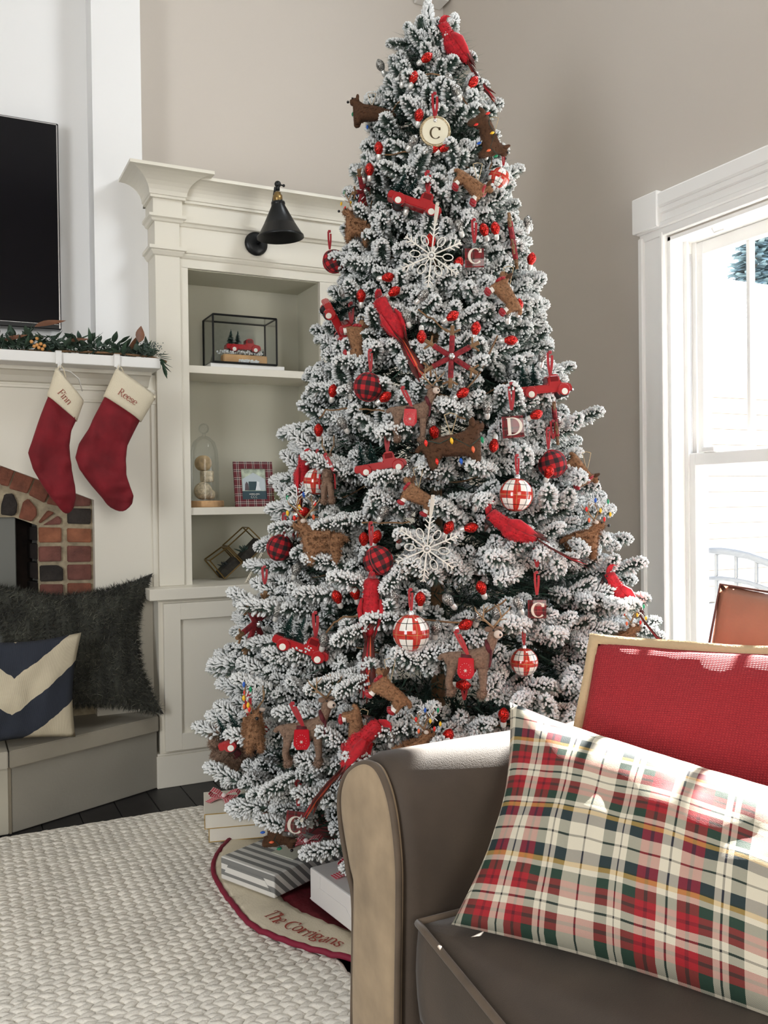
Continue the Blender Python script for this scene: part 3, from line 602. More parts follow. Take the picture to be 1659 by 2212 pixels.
bl = [([(145, 1098), (197, 1099), (196, 1132), (146, 1131)], 3), ([(145, 1141), (197, 1142), (197, 1172), (146, 1171)], 2), ([(145, 1179), (197, 1180), (197, 1213), (146, 1214)], 1), ([(146, 1220), (197, 1219), (198, 1253), (147, 1253)], 1),
      ([(83, 1139), (133, 1140), (133, 1172), (84, 1172)], 2), ([(84, 1181), (133, 1180), (133, 1212), (84, 1214)], 1), ([(86, 1222), (125, 1221), (137, 1228), (137, 1255), (87, 1256)], 3),
      ([(0, 1006), (31, 1016), (18, 1051), (0, 1047)], 0), ([(34, 1017), (75, 1030), (58, 1066), (20, 1055)], 0), ([(78, 1031), (116, 1043), (96, 1086), (62, 1069)], 0), ([(119, 1044), (160, 1057), (143, 1097), (101, 1088)], 0), ([(163, 1060), (197, 1071), (196, 1093), (148, 1094)], 1),
      ([(10, 1067), (28, 1066), (38, 1088), (36, 1110), (28, 1115), (2, 1112), (3, 1090)], 3), ([(50, 1083), (62, 1077), (79, 1098), (80, 1112), (68, 1127), (40, 1119)], 0), ([(83, 1128), (104, 1102), (118, 1108), (87, 1131)], 0), ([(93, 1134), (126, 1114), (134, 1122), (132, 1133)], 1),
      ([(146, 1260), (198, 1260), (198, 1293), (146, 1293)], 0), ([(87, 1262), (137, 1262), (137, 1294), (87, 1294)], 1), ([(146, 1300), (198, 1300), (198, 1333), (146, 1333)], 2), ([(87, 1301), (137, 1301), (137, 1333), (87, 1333)], 0)]
rb_ = random.Random(4); BR = [([atY(x, y, YBK) for x, y in px_], mi) for px_, mi in bl]
BR += [([Vector((-.30-p.x, p.y, p.z)) for p in P_][::-1], mi) for P_, mi in BR]
def ztop(x): x = abs(x+.15); return zo+sl*(x+(-.15)-xo) if x > .10 else za
for i in range(7):
    xa_, xb_ = .168-i*.0915, .168-(i+1)*.0915+.010
    for d0_, d1_ in ((.008, .082), (.098, .165)):
        BR.append(([Vector((xb_, YBK, ztop(xb_)-d0_)), Vector((xa_, YBK, ztop(xa_)-d0_)), Vector((xa_, YBK, ztop(xa_)-d1_)), Vector((xb_, YBK, ztop(xb_)-d1_))], rb_.choice((0, 0, 1, 2, 3))))
for P_, mi in BR:
    bm = B(); prism(bm, P_, (0, 1, 0), .02, bev=.003)
    for v in bm.verts: v.co += noise.noise_vector(v.co*45)*.0022
    pobj(fp, 'brick', bm, M_bricks[mi], False)
for (y0, y1) in ((1139, 1168), (1175, 1209), (1216, 1252), (1258, 1292)):     # firebox side bricks, deeper, shade painted into their colour
    A_ = atY(36, y0, 3.56); Z_ = atY(78, y1, 3.47)
    bm = B(); prism(bm, [(Z_.x+.004, 3.475, A_.z), (Z_.x+.004, 3.475, Z_.z), (Z_.x-.02, 3.62, Z_.z), (Z_.x-.02, 3.62, A_.z)], (1, 0, 0), .03, bev=.002); pobj(fp, 'brick', bm, M_fire_shade)
bm = B(); box(bm, (-.75, 3.615, .27), (.3, 3.64, 1.3)); pobj(fp, 'firebox_back', bm, M_fire_shade)
g0 = atY(33, 1118, 3.52); bm = B(); box(bm, (-.35, 3.50, .27), (g0.x, 3.525, p30.z+.02), .003); pobj(fp, 'metal_screen_panel', bm, mat('grey_metal_panel', (.14, .145, .13), .45, .3))
# hearth
he = thing('raised_hearth', 'raised grey-beige stone hearth with an angled front under the cushions', 'hearth', (.1, 3.2, 0))
HA = atz(25, 1802, 0); HB = Vector((.695, 3.325, 0)); ZH = .27; HT = .055
e_ = (HB-HA).normalized(); nrm = Vector((e_.y, -e_.x, 0)); ov = .02
def hp(p, z): return Vector((p.x, p.y, z))
slabA = HA+Vector((-.004, -ov, 0)); slabB = Vector((.698, 3.318-.012, 0))
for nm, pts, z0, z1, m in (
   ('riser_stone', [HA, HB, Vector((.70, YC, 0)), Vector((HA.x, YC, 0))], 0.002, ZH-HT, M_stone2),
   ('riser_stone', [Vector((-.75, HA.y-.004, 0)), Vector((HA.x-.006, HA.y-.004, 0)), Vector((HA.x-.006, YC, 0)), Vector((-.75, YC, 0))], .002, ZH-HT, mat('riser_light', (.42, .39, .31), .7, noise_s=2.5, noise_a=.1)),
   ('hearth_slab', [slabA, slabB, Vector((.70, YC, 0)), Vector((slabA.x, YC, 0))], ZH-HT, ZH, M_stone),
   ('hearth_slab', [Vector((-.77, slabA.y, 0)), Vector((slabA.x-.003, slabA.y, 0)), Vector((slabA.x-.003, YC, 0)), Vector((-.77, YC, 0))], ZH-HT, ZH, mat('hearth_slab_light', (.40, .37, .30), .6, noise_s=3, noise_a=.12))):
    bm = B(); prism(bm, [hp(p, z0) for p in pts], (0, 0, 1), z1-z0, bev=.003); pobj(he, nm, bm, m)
bm = B(); box(bm, (HA.x-.007, HA.y-.002, .002), (HA.x+.001, HA.y+.02, ZH-HT)); pobj(he, 'grout_joint', bm, M_grout)
# television
tr = atY(126, 266, 3.57); tbm = atY(130, 712, 3.57); x1 = tr.x; x0 = x1-1.23; z1 = tr.z; z0 = tbm.z
tv = thing('television', 'large black flat television in the recess above the mantel', 'television', ((x0+x1)/2, 3.58, z0))
bm = B(); box(bm, (x0, 3.575, z0), (x1, 3.615, z1), .003); pobj(tv, 'casing', bm, M_black)
bm = B(); e = .004; 
for lo, hi in (((x0+e, 3.5725, z0+e), (x0+2*e, 3.576, z1-e)), ((x1-2*e, 3.5725, z0+e), (x1-e, 3.576, z1-e)), ((x0+e, 3.5725, z1-2*e), (x1-e, 3.576, z1-e)), ((x0+e, 3.5725, z0+.018), (x1-e, 3.576, z0+.0190))): box(bm, lo, hi)
pobj(tv, 'silver_rim', bm, M_silver, False)
bm = B(); box(bm, (x0+2*e, 3.5735, z0+.02), (x1-2*e, 3.5755, z1-2*e)); pobj(tv, 'screen', bm, M_screen)
bm = B(); box(bm, (x0+.4, 3.614, z0+.2), (x1-.4, 3.645, z1-.2)); pobj(tv, 'wall_bracket', bm, M_black)

# ------------------------------------------------------------------ mantel garland
gl = thing('mantel_garland', 'green eucalyptus garland with brown magnolia leaves lying on the mantel shelf', 'garland', (.3, 3.34, ZM1))
rr = random.Random(11)
def leaf_mesh(nm, l, wd, curl=.25):
    bm = B(); n = 6; rows = []
    for i in range(n+1):
        t = i/n; hw = wd/2*math.sin(PI*min(1, t**.8*.97+.03)); z = curl*l*t*t
        rows.append([Vector((t*l, -hw, z+hw*.35)), Vector((t*l, 0, z)), Vector((t*l, hw, z+hw*.35))])
    rings(bm, rows, closed=False); me = bpy.data.meshes.new(nm); bm.to_mesh(me); bm.free(); me.polygons.foreach_set('use_smooth', [True]*len(me.polygons)); return me
LM = []
for nm, l, wd, col in (('leaf', .038, .022, (.035, .062, .038)), ('leaf', .03, .024, (.10, .15, .11)), ('leaf', .052, .012, (.03, .065, .035)), ('leaf', .026, .014, (.07, .12, .09))):
    me = leaf_mesh(nm, l, wd); me.materials.append(mat('leaf_%d' % int(l*1000), col, .55, noise_s=30, noise_a=.3)); LM.append(me)
MG = leaf_mesh('magnolia_leaf', .085, .042, .15); MG.materials.append(mat('magnolia_brown', (.17, .065, .028), .5, noise_s=15, noise_a=.35))
gp = [Vector((x, 3.30+.03*math.sin(x*9), ZM1+.012)) for x in [-.25+.02*i for i in range(49)]]
bm = B(); tube(bm, gp[:-1]+[Vector((.735, 3.26, ZM1-.01))], .004, 6); pobj(gl, 'stem', bm, M_twig)
for i in range(290):
    me = rr.choices(LM, (4, 2, 3, 3))[0]; o = bpy.data.objects.new('leaf', me); COL.objects.link(o); o.parent = gl; o.matrix_parent_inverse = gl.matrix_basis.inverted()
    x = rr.uniform(-.24, .70); z = ZM1+.008+rr.random()**1.4*.05; y = rr.uniform(3.262, 3.36)
    o.location = (x, y, z); o.rotation_euler = (rr.uniform(-.7, .7), rr.uniform(-1.0, .1), rr.uniform(-PI, .5)); q = rr.uniform(.95, 1.45); o.scale = (q, q, q)
for k in range(12):
    o = bpy.data.objects.new('leaf', LM[2]); COL.objects.link(o); o.parent = gl; o.matrix_parent_inverse = gl.matrix_basis.inverted(); o.location = (.70+.002*k, 3.25, ZM1+.015-.004*k); o.rotation_euler = (rr.uniform(-.5, .5), .3+.09*k, rr.uniform(-1.6, .3))
for x, y, rz, ry, q in ((75, 706, .1, -.15, 1.25), (150, 738, .2, -.1, .8), (300, 740, 1.2, -1.1, .8), (212, 772, .1, 0, .7), (5, 738, .0, -.2, 1.0), (285, 755, -1.4, -.5, .7)):
    o = bpy.data.objects.new('magnolia_leaf', MG); COL.objects.link(o); o.parent = gl; o.matrix_parent_inverse = gl.matrix_basis.inverted(); o.location = atY(x, y, 3.27); o.rotation_euler = (.5, ry, rz); o.scale = (q,)*3; o['label'] = 'brown magnolia leaf'
M_berry = mat('orange_berry', (.62, .30, .09), .4)
for x, y in ((68, 738), (80, 731), (80, 745), (88, 743), (96, 747), (84, 751), (92, 754), (74, 748)):
    bm = B(); ball(bm, atY(x, y, 3.258), .0062, 10); pobj(gl, 'berry', bm, M_berry, True, label='orange berry')
bm = B()
for i in range(700):
    c = Vector((rr.uniform(-.24, .70), rr.uniform(3.262, 3.35), ZM1+.006+rr.random()*.035)); d_ = Vector((rr.uniform(-1, 1), rr.uniform(-.8, .6), rr.uniform(-.2, .8))).normalized()*.026; s_ = d_.orthogonal().normalized()*.007
    bm.faces.new([bm.verts.new(c), bm.verts.new(c+d_*.5+s_), bm.verts.new(c+d_), bm.verts.new(c+d_*.5-s_)])
pobj(gl, 'small_leaves', bm, mat('small_leaf_green', (.035, .06, .04), .7, noise_s=30, noise_a=.4), False, kind='stuff')
bm = B()   # seeded eucalyptus specks
for i in range(520):
    c = Vector((rr.choice((rr.gauss(.68, .02), rr.uniform(-.2, .7))), rr.uniform(3.255, 3.34), ZM1+.015+rr.random()*.045)); ball(bm, c, .0022, ico=1)
pobj(gl, 'seed_clusters', bm, mat('eucalyptus_seed', (.09, .12, .10), .7), False, kind='stuff')

# ------------------------------------------------------------------ stockings and hangers
M_cuff = mat('cream_linen', (.72, .64, .48), .9, bump=.4, bump_s=300); M_sred = mat('red_quilted_linen', (.175, .004, .010), .85, noise_s=12, noise_a=.25, bump=1.0, bump_s=26, sheen=.08)
M_thread = mat('rust_thread', (.30, .05, .03), .7)
def stocking(lab, cuff, secs, tip, word, tA, tB, hx, Y=3.20, yaw=0):
    st = thing('christmas_stocking', lab, 'stocking', atY(hx, 770, Y), 'red stockings hanging from the mantel')
    def sect(pl, pr, th, n=20, Yc=Y):
        a = atY(*pl, Yc); b = atY(*pr, Yc); c = (a+b)/2; h = (b-a)/2
        out = []
        for k in range(n):
            t = 2*PI*k/n; cx_ = math.copysign(abs(math.cos(t))**.75, math.cos(t)); sy_ = math.copysign(abs(math.sin(t))**.85, math.sin(t))
            out.append(c+h*cx_+Vector((0, sy_*th, 0)))
        return out
    def interp(S, m=4):
        o = []
        for (a, b), (c, d) in zip(S, S[1:]):
            for k in range(m): t = k/m; o.append(((a[0]+(c[0]-a[0])*t, a[1]+(c[1]-a[1])*t), (b[0]+(d[0]-b[0])*t, b[1]+(d[1]-b[1])*t)))
        return o+[S[-1]]
    SS = interp(secs, 5); n = len(SS); bm = B(); R = []
    for i, (a, b) in enumerate(SS): R.append(sect(a, b, (.017+.009*min(1, i/9))*(1 if i < n*.85 else 1-.45*(i-n*.85)/(n*.15)), 28))
    for q, th in ((.75, .014), (.4, .008), (.08, .002)):
        a, b = SS[-1]; mx, my = (a[0]+b[0])/2, (a[1]+b[1])/2
        R.append(sect((tip[0]+(a[0]-tip[0])*q, tip[1]+(a[1]-tip[1])*q*q), (tip[0]+(b[0]-tip[0])*q, tip[1]+(b[1]-tip[1])*q*q), th, 28))
    rings(bm, R); zt_ = max(v.co.z for v in bm.verts)
    for v in bm.verts:
        nn = noise.noise(Vector((v.co.x*26, v.co.y*8, v.co.z*9)))*.024+noise.noise(v.co*40)*.011; v.co.y += nn*min(1, max(.12, (zt_-v.co.z-.03)/.08))
    bmesh.ops.smooth_vert(bm, verts=bm.verts, factor=.5, use_axis_x=True, use_axis_y=True, use_axis_z=True)
    b_ = pobj(st, 'leg', bm, M_sred, True)
    bm = B(); (tl, trr), (bl_, br) = cuff; C_ = []
    for t in [i/8 for i in range(9)]:
        l = (tl[0]+(bl_[0]-tl[0])*t, tl[1]+(bl_[1]-tl[1])*t); r = (trr[0]+(br[0]-trr[0])*t, trr[1]+(br[1]-trr[1])*t); C_.append(sect(l, r, .033+.003*math.sin(t*PI), 28))
    inner = [[(p-sum(C_[0], Vector())/28)*.93+sum(C_[0], Vector())/28+Vector((0, 0, -.015)) for p in C_[0]]]
    rings(bm, inner+C_+[[(p-sum(C_[-1], Vector())/28)*.95+sum(C_[-1], Vector())/28 for p in C_[-1]]], cap=True); cu = pobj(st, 'cuff', bm, M_cuff, True)
    O = atY(*tA, Y-.0372); E_ = atY(*tB, Y-.0372); ux = (E_-O)/text_len(word); uy = Vector((-ux.z, 0, ux.x))*1.15
    bm = B(); text_bm(bm, word, lambda x, y: O+ux*x+uy*y+Vector((0, -.0008, 0)), thin=.035, thick=.09)
    e2 = obj('embroidered_name', bm, M_thread, cu); e2.matrix_parent_inverse = Matrix()
    cu.matrix_parent_inverse = st.matrix_basis.inverted(); e2.matrix_parent_inverse = (cu.matrix_parent_inverse).inverted() @ cu.matrix_parent_inverse
    bm = B(); A_ = atY(tl[0]+4, tl[1]+4, Y); Bq = atY(hx+3, 792, Y+.003)
    tube(bm, [A_, Bq+Vector((0, 0, .006)), atY(hx+10, 796, Y+.01), atY(tl[0]+22, tl[1]+20, Y+.005)], .0022, 6); pobj(st, 'hanging_loop', bm, M_cuff)
    # mantel clip
    hg = B(); T = atY(hx, 770, 3.235)
    box(hg, (T.x-.010, 3.236, ZM0-.004), (T.x+.010, 3.243, ZM1+.004), .001); box(hg, (T.x-.010, 3.236, ZM1+.001), (T.x+.010, 3.30, ZM1+.005), .001)
    zb = atY(hx, 794, 3.22).z; tube(hg, [(T.x, 3.238, ZM0+.002), (T.x, 3.236, zb+.004), (T.x, 3.222, zb-.004), (T.x, 3.205, zb), (T.x, 3.203, zb+.010)], .004, 6)
    return hg
h1 = stocking('narrower left red stocking with cream cuff hanging nearer the television', [((120, 795), (181, 868)), ((101, 855), (166, 911))],
   [((110, 846), (164, 890)), ((103, 858), (165, 906)), ((88, 895), (154, 930)), ((73, 940), (151, 962)), ((60, 978), (153, 993)), ((70, 1012), (156, 1017)), ((88, 1043), (162, 1048)), ((108, 1073), (165, 1078)), ((124, 1092), (161, 1096))], (146, 1110), 'Finn', (123, 848), (147, 875), 127)
tag(obj('stocking_hanger', h1, M_white), 'white metal mantel clip holding the left stocking', 'hook', 'white mantel clips')
h2 = stocking('wider right red stocking with cream cuff hanging near the mantel end', [((250, 797), (337, 858)), ((223, 856), (305, 912))],
   [((232, 848), (303, 893)), ((224, 860), (303, 909)), ((207, 893), (291, 932)), ((190, 928), (275, 963)), ((171, 958), (272, 997)), ((162, 988), (273, 1025)), ((170, 1014), (277, 1040)), ((192, 1042), (283, 1056)), ((216, 1070), (288, 1072)), ((232, 1090), (286, 1088))], (262, 1105), 'Reese', (253, 850), (292, 876), 253)
tag(obj('stocking_hanger', h2, M_white), 'white metal mantel clip holding the right stocking', 'hook', 'white mantel clips')
bm = B(); tube(bm, [atY(130, 797, 3.26), atY(152, 803, 3.26), atY(170, 818, 3.262), atY(178, 845, 3.262)], [.003, .006, .006, .004], 6, flat=.4)
tag(obj('cloth_strap', bm, M_white, None, True), 'white cloth strap curving behind the cuff of the left stocking', 'strap')

# ================================================================== SOFT GOODS
def pillow_mesh(TL, TR, BR, BL, th, n=26, puff=.5, nv=None, wrinkle=.004, pinch=.06, seed=0, sag=None):
    """closed pillow through four corners; UV 0..1 over the front"""
    TL, TR, BR, BL = map(Vector, (TL, TR, BR, BL)); bm = B(); uvl = bm.loops.layers.uv.new('uv'); m = nv or n
    nr = ((TR-TL).cross(BL-TL)).normalized()
    if nr.dot(C0-(TL+BR)/2) < 0: nr = -nr
    sides = []
    for sgn in (1, -1):
        g_ = []
        for j in range(m+1):
            row = []
            for i in range(n+1):
                u_, v_ = i/n, j/m
                # pinch edges inward between the corners
                pu = pinch*math.sin(PI*v_)*(u_-.5)*-2*abs(u_-.5)*2; pv = pinch*math.sin(PI*u_)*(v_-.5)*-2*abs(v_-.5)*2
                U, V = u_+pu*.5, v_+pv*.5
                p_ = TL*(1-U)*(1-V)+TR*U*(1-V)+BR*U*V+BL*(1-U)*V
                if sag: p_ += Vector(sag)*math.sin(PI*u_)*(1-v_)
                f_ = max(0, math.sin(PI*u_)*math.sin(PI*v_))**puff
                d = th*f_*sgn
                if 0 < i < n and 0 < j < m: d += wrinkle*f_*noise.noise(Vector((u_*6+seed, v_*4, sgn)))*2+wrinkle*.7*noise.noise(Vector((u_*17+seed, v_*9, sgn*3)))*min(1, f_*2)
                row.append(bm.verts.new(p_+nr*d))
            g_.append(row)
        sides.append(g_)
        for j in range(m):
            for i in range(n):
                f = bm.faces.new((g_[j][i], g_[j][i+1], g_[j+1][i+1], g_[j+1][i]) if sgn < 0 else (g_[j+1][i], g_[j+1][i+1], g_[j][i+1], g_[j][i]))
                for lp in f.loops:
                    for jj in (j, j+1):
                        for ii in (i, i+1):
                            if lp.vert is g_[jj][ii]: lp[uvl].uv = (ii/n, 1-jj/m)
                f.smooth = True
    bmesh.ops.remove_doubles(bm, verts=bm.verts, dist=1e-5); bmesh.ops.recalc_face_normals(bm, faces=bm.faces)
    rim = [sides[0][0][i].co.copy() if sides[0][0][i].is_valid else None for i in range(n+1)]
    me = bpy.data.meshes.new('pillow'); bm.to_mesh(me); bm.free(); return me
def cornpx(x, y, Y=None, z=None, D=None): return atY(x, y, Y) if Y else atz(x, y, z) if z is not None else atD(x, y, D)
# fur cushion
M_fur = mat('grey_fur', (.038, .039, .030), .95, noise_s=14, noise_a=.55, sheen=.15); M_fur2 = mat('grey_fur_light', (.115, .112, .085), .9, noise_s=14, noise_a=.5)
fB = .274
TR_ = atY(330, 1238, 3.40); BR_ = atY(356, 1545, 3.27); BR_.z = max(BR_.z, fB)
me = pillow_mesh((TR_.x-.58, TR_.y, TR_.z), TR_, (BR_.x-.005, 3.26, fB+.012), (BR_.x-.62, 3.26, fB+.012), .075, 30, .45, wrinkle=.02, pinch=.26, seed=4)
fur = thing('fur_cushion', 'large shaggy dark grey faux fur cushion leaning on the fireplace', 'cushion', (.4, 3.3, fB))
me.materials.append(M_fur); co = objm('cover', me.copy(), [], fur); co.matrix_parent_inverse = fur.matrix_basis.inverted()
m2 = me.copy(); m2.materials.clear(); m2.materials.append(M_fur); m2.materials.append(M_fur2)
fuzz(m2, 26000, .026, .0013, .9, 0, random.Random(1), .55, fB-.05); fuzz(m2, 9000, .028, .0011, .9, 1, random.Random(2), .6)
bm = B(); bm.from_mesh(m2); nb = len(me.polygons); bm.faces.ensure_lookup_table(); bmesh.ops.delete(bm, geom=bm.faces[:nb], context='FACES')
for v in bm.verts:
    if v.co.z < fB+.001: v.co.z = fB+.001
    if v.co.y > YS-.001 : v.co.y = YS-.001
bm.to_mesh(m2); bm.free(); fo = objm('fur_pile', m2, [], fur, False, kind='stuff'); fo.matrix_parent_inverse = fur.matrix_basis.inverted()
# chevron cushion
NV, CM = (.028, .034, .05), (.66, .58, .42)
M_chev = mat('navy_cream_chevron', CM, .9); n_, l_ = N(M_chev)
def mth(op, a, b=None, c=None):
    x = n_.new('ShaderNodeMath'); x.operation = op
    for i, v in enumerate((a, b, c)):
        if v is None: continue
        if isinstance(v, (int, float)): x.inputs[i].default_value = v
        else: l_.new(v, x.inputs[i])
    return x.outputs[0]
tcc = n_.new('ShaderNodeTexCoord'); sp = n_.new('ShaderNodeSeparateXYZ'); l_.new(tcc.outputs['UV'], sp.inputs[0])
nz = n_.new('ShaderNodeTexNoise'); nz.inputs['Scale'].default_value = 9; l_.new(tcc.outputs['UV'], nz.inputs['Vector'])
vv = mth('ABSOLUTE', mth('SUBTRACT', sp.outputs['X'], .43)); t_ = mth('MULTIPLY_ADD', vv, -.80, sp.outputs['Y']); t_ = mth('MULTIPLY_ADD', nz.outputs['Fac'], .05, t_)
fr_ = mth('FRACT', mth('MULTIPLY_ADD', t_, 1.39, .59)); st_ = mth('GREATER_THAN', fr_, .5)
mx = n_.new('ShaderNodeMix'); mx.data_type = 'RGBA'; l_.new(st_, mx.inputs[0]); mx.inputs[6].default_value = (*CM, 1); mx.inputs[7].default_value = (*NV, 1); l_.new(mx.outputs[2], n_['Principled BSDF'].inputs['Base Color'])
bp = n_.new('ShaderNodeBump'); bp.inputs['Strength'].default_value = .5; bp.inputs['Distance'].default_value = .002; wv = n_.new('ShaderNodeTexWave'); wv.inputs['Scale'].default_value = 60; l_.new(tcc.outputs['UV'], wv.inputs['Vector']); l_.new(wv.outputs['Fac'], bp.inputs['Height']); l_.new(bp.outputs[0], n_['Principled BSDF'].inputs['Normal'])
cTR = atY(176, 1366, 3.16); cBR = atz(163, 1592, ZH+.006); wd_ = Vector((-.36, .0, 0))
me = pillow_mesh(cTR+wd_+Vector((0, 0, .0)), cTR, cBR, cBR+wd_, .05, 24, .5, wrinkle=.008, pinch=.10, seed=9)
me.materials.append(M_chev); tag(objm('chevron_cushion', me, []), 'navy and cream chevron cushion on the hearth in front of the fur cushion', 'cushion')

# ------------------------------------------------------------------ sofa
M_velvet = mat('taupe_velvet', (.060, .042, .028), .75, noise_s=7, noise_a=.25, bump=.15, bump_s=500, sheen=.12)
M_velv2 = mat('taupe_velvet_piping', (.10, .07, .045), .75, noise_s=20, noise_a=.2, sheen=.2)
M_velv3 = mat('taupe_velvet_lit_front', (.34, .25, .155), .8, noise_s=11, noise_a=.28, sheen=.15)  # lightened copy of the velvet: daylight on the arm front is in the colour
sofa = thing('sofa', 'taupe velvet sofa with rounded arm beside the tree', 'sofa', (1.0, .8, 0))
XF = .60
# arm profile (Y, z), outer bulge towards the tree
def armprof(k=1.0):
    outer = [(atX(770, 2212, XF).y+0.0, .02), (atX(766, 2100, XF).y, .22), (atX(769, 1960, XF).y, .36), (atX(757, 1880, XF).y, .43), (atX(745, 1810, XF).y, .485), (atX(738, 1755, XF).y, .53), (atX(739, 1710, XF).y, .565), (atX(752, 1672, XF).y, .595), (atX(775, 1651, XF).y, .612), (atX(800, 1645, XF).y, .617), (atX(822, 1660, XF).y, .606), (atX(840, 1700, XF).y, .575), (atX(852, 1750, XF).y, .535), (atX(860, 1810, XF).y, .49), (atX(865, 1880, XF).y, .43), (atX(865, 1980, XF).y, .34), (atX(862, 2100, XF).y, .22), (atX(862, 2212, XF).y, .02)]
    return outer
ap = [(y, atX({0: 770, 17: 862}.get(i, 800), 0, XF).z*0+z) for i, (y, z) in enumerate(armprof())]
def fixz(i, px_, py_): return atX(px_, py_, XF).z
zs = [(770, 2600), (766, 2212), (769, 1960), (757, 1880), (745, 1810), (738, 1755), (739, 1710), (752, 1672), (775, 1651), (800, 1645), (822, 1660), (840, 1700), (852, 1750), (860, 1810), (865, 1880), (865, 1980), (862, 2212), (862, 2600)]
ap = [(atX(a, b, XF).y, max(.03, atX(a, b, XF).z)) for a, b in zs]
def spline(P, m=5):
    o = []; n = len(P)
    for i in range(n-1):
        p0, p1, p2, p3 = P[max(i-1, 0)], P[i], P[i+1], P[min(i+2, n-1)]
        for k in range(m):
            t = k/m; o.append(tuple(.5*((2*p1[d])+(-p0[d]+p2[d])*t+(2*p0[d]-5*p1[d]+4*p2[d]-p3[d])*t*t+(-p0[d]+3*p1[d]-3*p2[d]+p3[d])*t**3) for d in range(len(p1))))
    return o+[tuple(P[-1])]
AP = spline(ap, 5); cyA = sum(p[0] for p in AP)/len(AP)
bm = B(); R = []
for X, infl, dy, dz in ((XF+.004, -.010, 0, 0), (XF+.012, .004, 0, .0), (XF+.03, .009, 0, .002), (XF+.2, .012, .004, .0), (XF+.5, .014, .012, -.005), (1.55, .014, .02, -.01)):
    ring = []
    for i, (y, z) in enumerate(AP):
        s = 1 if y > cyA else -1; tz = max(0, (z-.45)/.17)
        ring.append(Vector((X, y+dy+s*infl*(1-tz*.5)+ (.02*(1-(z/.62))*((X-XF)/.95) if s > 0 else 0), z+infl*tz+dz*tz)))
    R.append(ring)
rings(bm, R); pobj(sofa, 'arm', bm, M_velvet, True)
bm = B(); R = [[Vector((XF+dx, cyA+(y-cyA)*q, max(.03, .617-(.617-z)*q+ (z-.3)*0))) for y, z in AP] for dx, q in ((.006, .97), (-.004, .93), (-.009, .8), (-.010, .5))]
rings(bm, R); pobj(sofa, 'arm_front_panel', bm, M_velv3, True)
bm = B(); tube(bm, [(XF-.003, cyA+(y-cyA)*1.0, z-.002) for y, z in AP], .0055, 8); pobj(sofa, 'piping', bm, M_velv2, True)
s1 = atz(905, 1997, .43); s2 = atz(1080, 2212, .43); dirs = (s2-s1).normalized(); s3 = s1+dirs*.75
YIN = s1.y
def cushion_box(name, P, z0, z1, puff, bul=.02, mt=M_velvet):
    """P: 4 plan corners; softly domed block"""
    bm = B(); n = 20; tops = []; R = []
    def pl(u_, v_): return P[0]*(1-u_)*(1-v_)+P[1]*u_*(1-v_)+P[2]*u_*v_+P[3]*(1-u_)*v_
    per = [(i/n, 0) for i in range(n)]+[(1, i/n) for i in range(n)]+[(1-i/n, 1) for i in range(n)]+[(0, 1-i/n) for i in range(n)]
    cen = pl(.5, .5)
    for t in (0, .08, .25, .5, .75, .92, 1):
        q = 1+bul*math.sin(PI*t); R.append([Vector(((pl(*p)-cen).x*q+cen.x, (pl(*p)-cen).y*q+cen.y, z0+(z1-z0)*t)) for p in per])
    for q in (.9, .7, .45, .2, .02):
        R.append([Vector(((pl(*p)-cen).x*q+cen.x, (pl(*p)-cen).y*q+cen.y, z1+puff*(1-q**2.2))) for p in per])
    rings(bm, R); o = pobj(sofa, name, bm, mt, True)
    for zz_ in (z1,):
        bm = B(); pts = [Vector((pl(*p).x, pl(*p).y, zz_)) for p in per]; pts = [(p-cen)*1.004+cen for p in pts]; tube(bm, pts+[pts[0]], .0055, 8); pp = obj('piping', bm, M_velv2, o, True); pp.matrix_parent_inverse = Matrix()
        for p_ in pts: pass
    return o
P_ = [Vector((s1.x, s1.y, 0)), Vector((s3.x, s3.y, 0)), Vector((1.31, s3.y+.02, 0)), Vector((1.31, s1.y+.01, 0))]
# seat cushion: round its front corner
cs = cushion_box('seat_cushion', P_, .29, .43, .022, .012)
for chd in cs.children: chd.matrix_parent_inverse = Matrix()
bm = B(); box(bm, (XF+.03, -.55, .06), (1.5, AP[-1][0]-.005, .288), .012, seg=2); pobj(sofa, 'base', bm, M_velvet, True)
Q_ = [Vector((s3.x, s3.y-.006, 0)), Vector((s3.x-.01, -.33, 0)), Vector((1.31, -.33, 0)), Vector((1.31, s3.y+.014, 0))]
cushion_box('seat_cushion', Q_, .29, .43, .022, .012)
bm = B(); prism(bm, [(1.30, -.35, .1), (1.36, -.35, .70), (1.42, -.35, .73), (1.50, -.35, .70), (1.54, -.35, .1)], (0, 1, 0), AP[-1][0]+.35+.005, bev=.01); pobj(sofa, 'backrest', bm, M_velvet, True)
bm = B(); box(bm, (XF+.01, -.60, .03), (1.5, -.352, .60), .06, seg=4); pobj(sofa, 'arm', bm, M_velvet, True)
for x, y in ((.66, 1.28), (1.44, 1.33), (.66, -.5), (1.44, -.5)):
    bm = B(); lathe(bm, [(0, .062), (.028, .062), (.02, 0), (0, 0)], 14, (x, y, 0)); pobj(sofa, 'leg', bm, M_floor)

